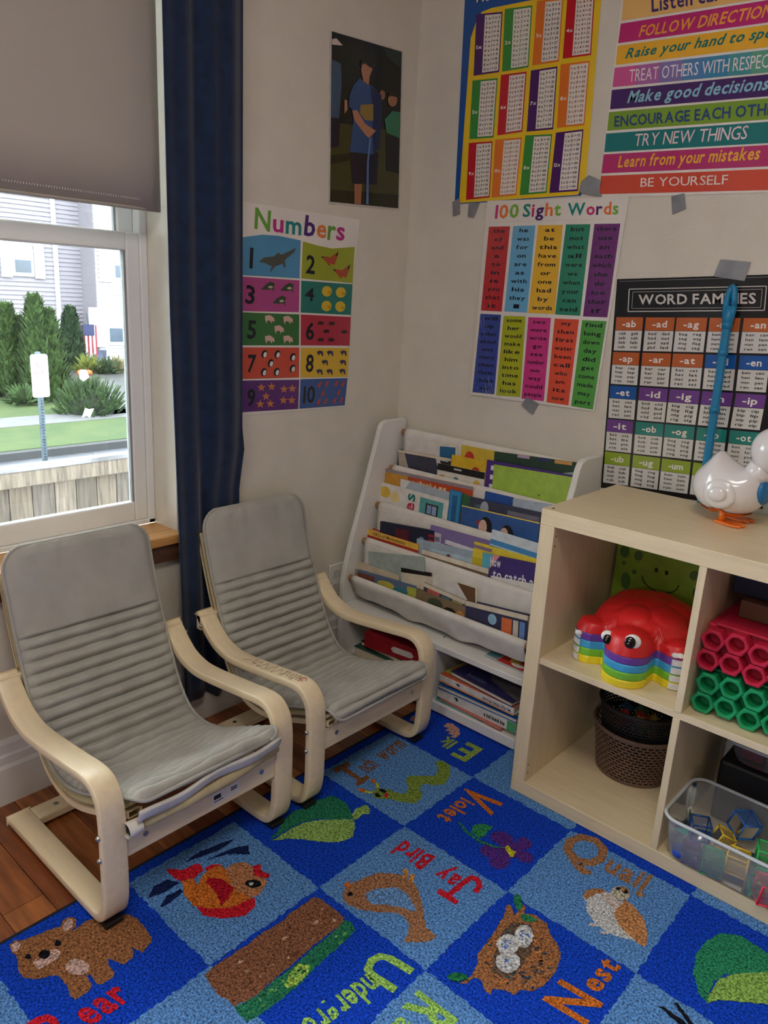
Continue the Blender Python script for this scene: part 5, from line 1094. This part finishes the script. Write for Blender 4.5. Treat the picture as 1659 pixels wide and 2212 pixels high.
MB_ = MB().box(.41, .70, .06, .33, .5865, .592).build('rack_lid', mat('soft_plastic', (190, 30, 62), .45, 25, .05), bevel=.002); tag(MB_, 'flat red lid lying on the red tube rack', 'lid')
tag(MB().box(.43, .70, .13, .36, .5925, .632).build('game_box', mat('brown_card', (96, 62, 40), .6), bevel=.003), 'brown flat box on top of the red tube rack', 'box')
tag(MB().box(.40, .715, .16, .37, .6325, .675).build('game_box', mat('navy_card', (22, 30, 52), .6), bevel=.003), 'dark navy flat box above the brown box', 'box')
# ---- clear bin of magnetic cubes
plast = clear('clear_plastic', (232, 238, 242), .23, .12)
def tub(name, label, x0, x1, y0, y1, z0, z1, r, mt, taper=.012, cat='bin'):
    t = thing(name, label, cat, ((x0+x1)/2, (y0+y1)/2, z0)); n = 6
    def ring(z, ins, rr):
        P = []
        for sx_, sy_, a0 in ((1, 1, 0), (-1, 1, math.pi/2), (-1, -1, math.pi), (1, -1, 1.5*math.pi)):
            for k in range(n+1):
                a = a0+k*math.pi/2/n; P.append(((x1 if sx_ > 0 else x0)-sx_*(ins+rr)+rr*math.cos(a), (y1 if sy_ > 0 else y0)-sy_*(ins+rr)+rr*math.sin(a), z))
        return P
    R = [ring(z0+.008, taper+.010, r), ring(z0+.002, taper+.018, r), ]
    rs = [ring(z0, taper+.016, r*.8), ring(z0+.004, taper+.006, r), ring(z0+.014, taper, r), ring((z0+z1)/2, taper*.6, r), ring(z1-.004, .004, r), ]
    m = MB(); N_ = len(rs[0]); m.grid(N_, len(rs), lambda i, j: rs[j][i], closeu=True); m.ngon(rs[0][::-1]); m.build('tub_wall', mt, t, smooth=True)
    c = [(a[0], a[1], z1-.002) for a in ring(z1, -.001, r)]; MB().tube(c+[c[0]], .0042, 8).build('rim', clear('rim_plastic', (236, 242, 246), .65, .15), t, smooth=True)
    return t
tub('clear_bin', 'clear plastic bin of magnetic cubes at the front of the lower right cube', .393, .722, -.020, .185, .0385, .150, .035, plast)
def cube(label, px, py, z, s, rot, c, fill=.30):
    p = FZ(px, py, z); t = thing('magnetic_cube', label, 'toy', tuple(p), 'magnetic cubes in the clear bin')
    Rm = Euler(rot).to_matrix(); e = .0022; h = s/2; col = mat('cube_edge', c, .3); fm_ = clear('cube_film', c, fill, .15, diffuse=True)
    def V(*a): return p+Rm@Vector(a)
    for ax in range(3):
        for a in (-h, h):
            for b in (-h, h):
                q0 = [0, 0, 0]; q1 = [0, 0, 0]; q0[ax], q1[ax] = -h, h; q0[(ax+1) % 3] = q1[(ax+1) % 3] = a; q0[(ax+2) % 3] = q1[(ax+2) % 3] = b
                MB().tube([V(*q0), V(*q1)], e, 6).build('edge_bar', col, t, smooth=True)
    m = MB()
    for ax in range(3):
        for sgn in (-1, 1):
            if ax == 2 and sgn > 0 and False: continue
            q = []
            for a, b in ((-h, -h), (h, -h), (h, h), (-h, h)):
                v = [0, 0, 0]; v[ax] = sgn*h*.96; v[(ax+1) % 3] = a*.96; v[(ax+2) % 3] = b*.96; q.append(V(*v))
            m.ngon(q)
    m.build('film_side', fm_, t)
cube('blue magnetic cube at the back left of the clear bin', 1512, 1790, .085, .040, (0, 0, .5), (34, 86, 160))
cube('blue magnetic cube tilted on top of the pile', 1608, 1782, .105, .044, (.25, .15, .9), (36, 106, 190), .45)
cube('green magnetic cube at the front left of the clear bin', 1538, 1862, .066, .040, (0, 0, .3), (40, 176, 110), .35)
cube('yellow magnetic cube behind, leaning in the middle of the bin', 1562, 1812, .082, .034, (0, .45, .6), (226, 190, 50))
cube('yellow magnetic cube in front in the middle of the bin', 1593, 1862, .070, .042, (0, 0, .15), (240, 204, 60), .35)
cube('green magnetic cube behind the red cube', 1658, 1850, .085, .042, (0, 0, .3), (50, 190, 100))
cube('red magnetic cube at the right of the clear bin', 1660, 1925, .068, .044, (0, .1, .5), (232, 50, 70), .35)
pb = FZ(1468, 1838, .064); tag(MB().ball(pb, .017, .017, .017, 18, 12).build('toy_ball', plastic((46, 82, 190)), smooth=True), 'small blue ball in the left corner of the clear bin', 'ball')
cube('purple magnetic cube beside the blue ball', 1493, 1842, .066, .034, (0, 0, .4), (110, 50, 140), .6)
p = FZ(1468, 1795, .10); tag(MB().prism([p+Vector((-.015, 0, 0)), p+Vector((.018, .008, .012)), p+Vector((.010, .012, -.012))], (.003, -.004, .003)).build('magnetic_tile', plastic((60, 190, 160))), 'teal triangle tile in the left corner of the clear bin', 'toy')
# dark crate behind
t = thing('toy_crate', 'black crate at the back of the lower right cube', 'crate', (.57, .30, .0385))
MB().box(.43, .715, .215, .372, .0385, .20).build('crate_body', blackm, t, bevel=.008)
tub('clear_tray', 'small clear tray of red toys on the black crate', .445, .70, .205, .365, .2015, .262, .02, clear('smoky_plastic', (120, 124, 128), .35, .2))
for k in range(4):
    o = MB().box(-.025, .025, -.018, .018, -.012, .012).tube([(0, 0, .012), (0, 0, .018)], .008, 8).build('red_toy_block', plastic((170, 40, 50)), bevel=.002); o.location = (.49+.055*k, .27+.02*(k % 2), .2175); o.rotation_euler = (0, 0, .4*k)
    tag(o, 'red toy block in the clear tray', 'toy', 'red blocks in the clear tray')
# ================================================================= duck on top of the shelf
dz = KH
t = thing('duck_toy', 'glossy white duck toy with orange feet on the cube shelf', 'toy', (.33, .26, dz))
wp = mat('glossy_white', (226, 222, 222), .12, 20, .01, coat=.5); orp = mat('orange_plastic', (232, 116, 32), .35)
bc = Vector((.328, .262, dz+.079))
def duck(i, j):
    a = 2*math.pi*i/40; th = math.pi*j/26; d = Vector((math.cos(a)*math.sin(th), math.sin(a)*math.sin(th), math.cos(th)))
    rx = .083 if d.x > 0 else .084
    p = Vector((rx*d.x, .062*d.y, .064*d.z))
    p.z += .026*math.exp(-((p.x+.035)/.018)**2)*max(0, d.z)**1.5          # tail peak
    p.z += .016*math.exp(-((p.x-.072)/.03)**2)*max(0, d.z)                 # rise to the neck
    p.z -= .012*math.exp(-((p.x-.022)/.022)**2)*max(0, d.z)                # dip of the back
    p.z += .010*math.exp(-((p.x+.008)/.012)**2)*max(0, -d.z)               # cleft below
    w = Vector((p.x+.005, 0, p.z+.006)); rr_ = math.hypot(w.x/1.0, w.z)     # wing swirl

    return bc+p
m = MB(); m.grid(40, 27, duck, closeu=True); b_ = m.build('body', wp, t, smooth=True, sub=1)
def belly(i, j):
    a = 2*math.pi*i/40; th = math.pi*(.77+.23*j/8); d = Vector((math.cos(a)*math.sin(th), math.sin(a)*math.sin(th), math.cos(th)))
    return bc+Vector(((.086 if d.x > 0 else .086)*d.x, .064*d.y, .0660*d.z+.010*math.exp(-((.083*d.x+.008)/.012)**2)*max(0, -d.z)-.002))
m = MB(); m.grid(40, 9, belly, closeu=True); m.build('belly', orp, t, smooth=True)
hc = Vector((.408, .262, dz+.178))
m = MB(); m.ball(hc, .051, .048, .051, 32, 20); hd = m.build('head', wp, t, smooth=True)
MB().tube([hc+Vector((-.018, 0, -.03)), bc+Vector((.05, 0, .03))], [.026, .034], 18).build('neck', wp, t, smooth=True)
MB().ball(hc+Vector((.052, 0, -.012)), .03, .024, .010, 20, 10).build('beak', orp, hd, smooth=True)
for sy in (-1, 1): MB().ball(hc+Vector((.030, sy*.033, .012)), .006, .004, .008, 12, 8).build('eye', blackm, hd, smooth=True)
for sy in (-1, 1):
    lg = MB().tube([bc+Vector((.002, sy*.028, -.048)), (bc.x+.004, bc.y+sy*.030, dz+.006)], [.009, .008], 12).build('leg', orp, t, smooth=True)
    fx, fy = bc.x, bc.y+sy*.032
    MB().prism([(fx-.010, fy-.008, dz+.0005), (fx+.03, fy-.022, dz+.0005), (fx+.052, fy-.018, dz+.0005), (fx+.046, fy-.006, dz+.0005), (fx+.058, fy, dz+.0005), (fx+.046, fy+.007, dz+.0005), (fx+.050, fy+.018, dz+.0005), (fx+.028, fy+.02, dz+.0005), (fx-.010, fy+.008, dz+.0005)], (0, 0, .006)).build('foot', orp, lg, bevel=.002)
MB().ball(bc+Vector((.070, .004, .006)), .020, .040, .034, 18, 10).build('blue_collar', plastic((30, 110, 170)), t, smooth=True)
w_ = MB().ball(bc+Vector((-.004, -.0545, -.008)), .037, .0115, .034, 28, 14).build('wing', wp, t, smooth=True)
MB().ball(bc+Vector((-.006, -.0655, -.008)), .020, .007, .016, 22, 12).build('wing_centre', wp, w_, smooth=True)
# blue stick leaning behind the duck
sa, sb = FY(1520, 1062, .392), FY(1584, 612, .432); sa = Vector((sa.x, .385, dz+.001)); dr = (sb-sa)
t = thing('blue_stick', 'blue jointed plastic stick leaning against the wall behind the duck', 'stick', tuple(sa)); bp = plastic((24, 128, 176))
MB().tube([sa, sa+dr*.82], .0105, 8).build('shaft', bp, t)
for f in (.42, .68, .80): MB().tube([sa+dr*f, sa+dr*(f+.028)], .0125, 12).build('joint_ring', bp, t, smooth=True)
hp = [sa+dr*.82, sa+dr*.86, sa+dr*.92, sa+dr*.97, sa+dr*1.0]
ux = Vector((1, 0, 0))
lp_ = [sa+dr*(.90+.085*math.sin(k*math.pi/8))+ux*(.009*math.cos(k*math.pi/8)) for k in range(17)]
MB().tube([sa+dr*.82, sa+dr*.85, sa+dr*.90], [.0115, .013, .011], 12).build('grip_base', bp, t, smooth=True)
MB().tube(lp_, .0075, 10).build('grip_loop', bp, t, smooth=True)
tag(MB().prism([(.430, .30, dz+.0005), (.50, .30, dz+.0005), (.50, .36, dz+.0005), (.430, .36, dz+.0005)], (0, 0, .085)).build('white_box', white, bevel=.006), 'pale white box at the right edge beside the duck', 'box')
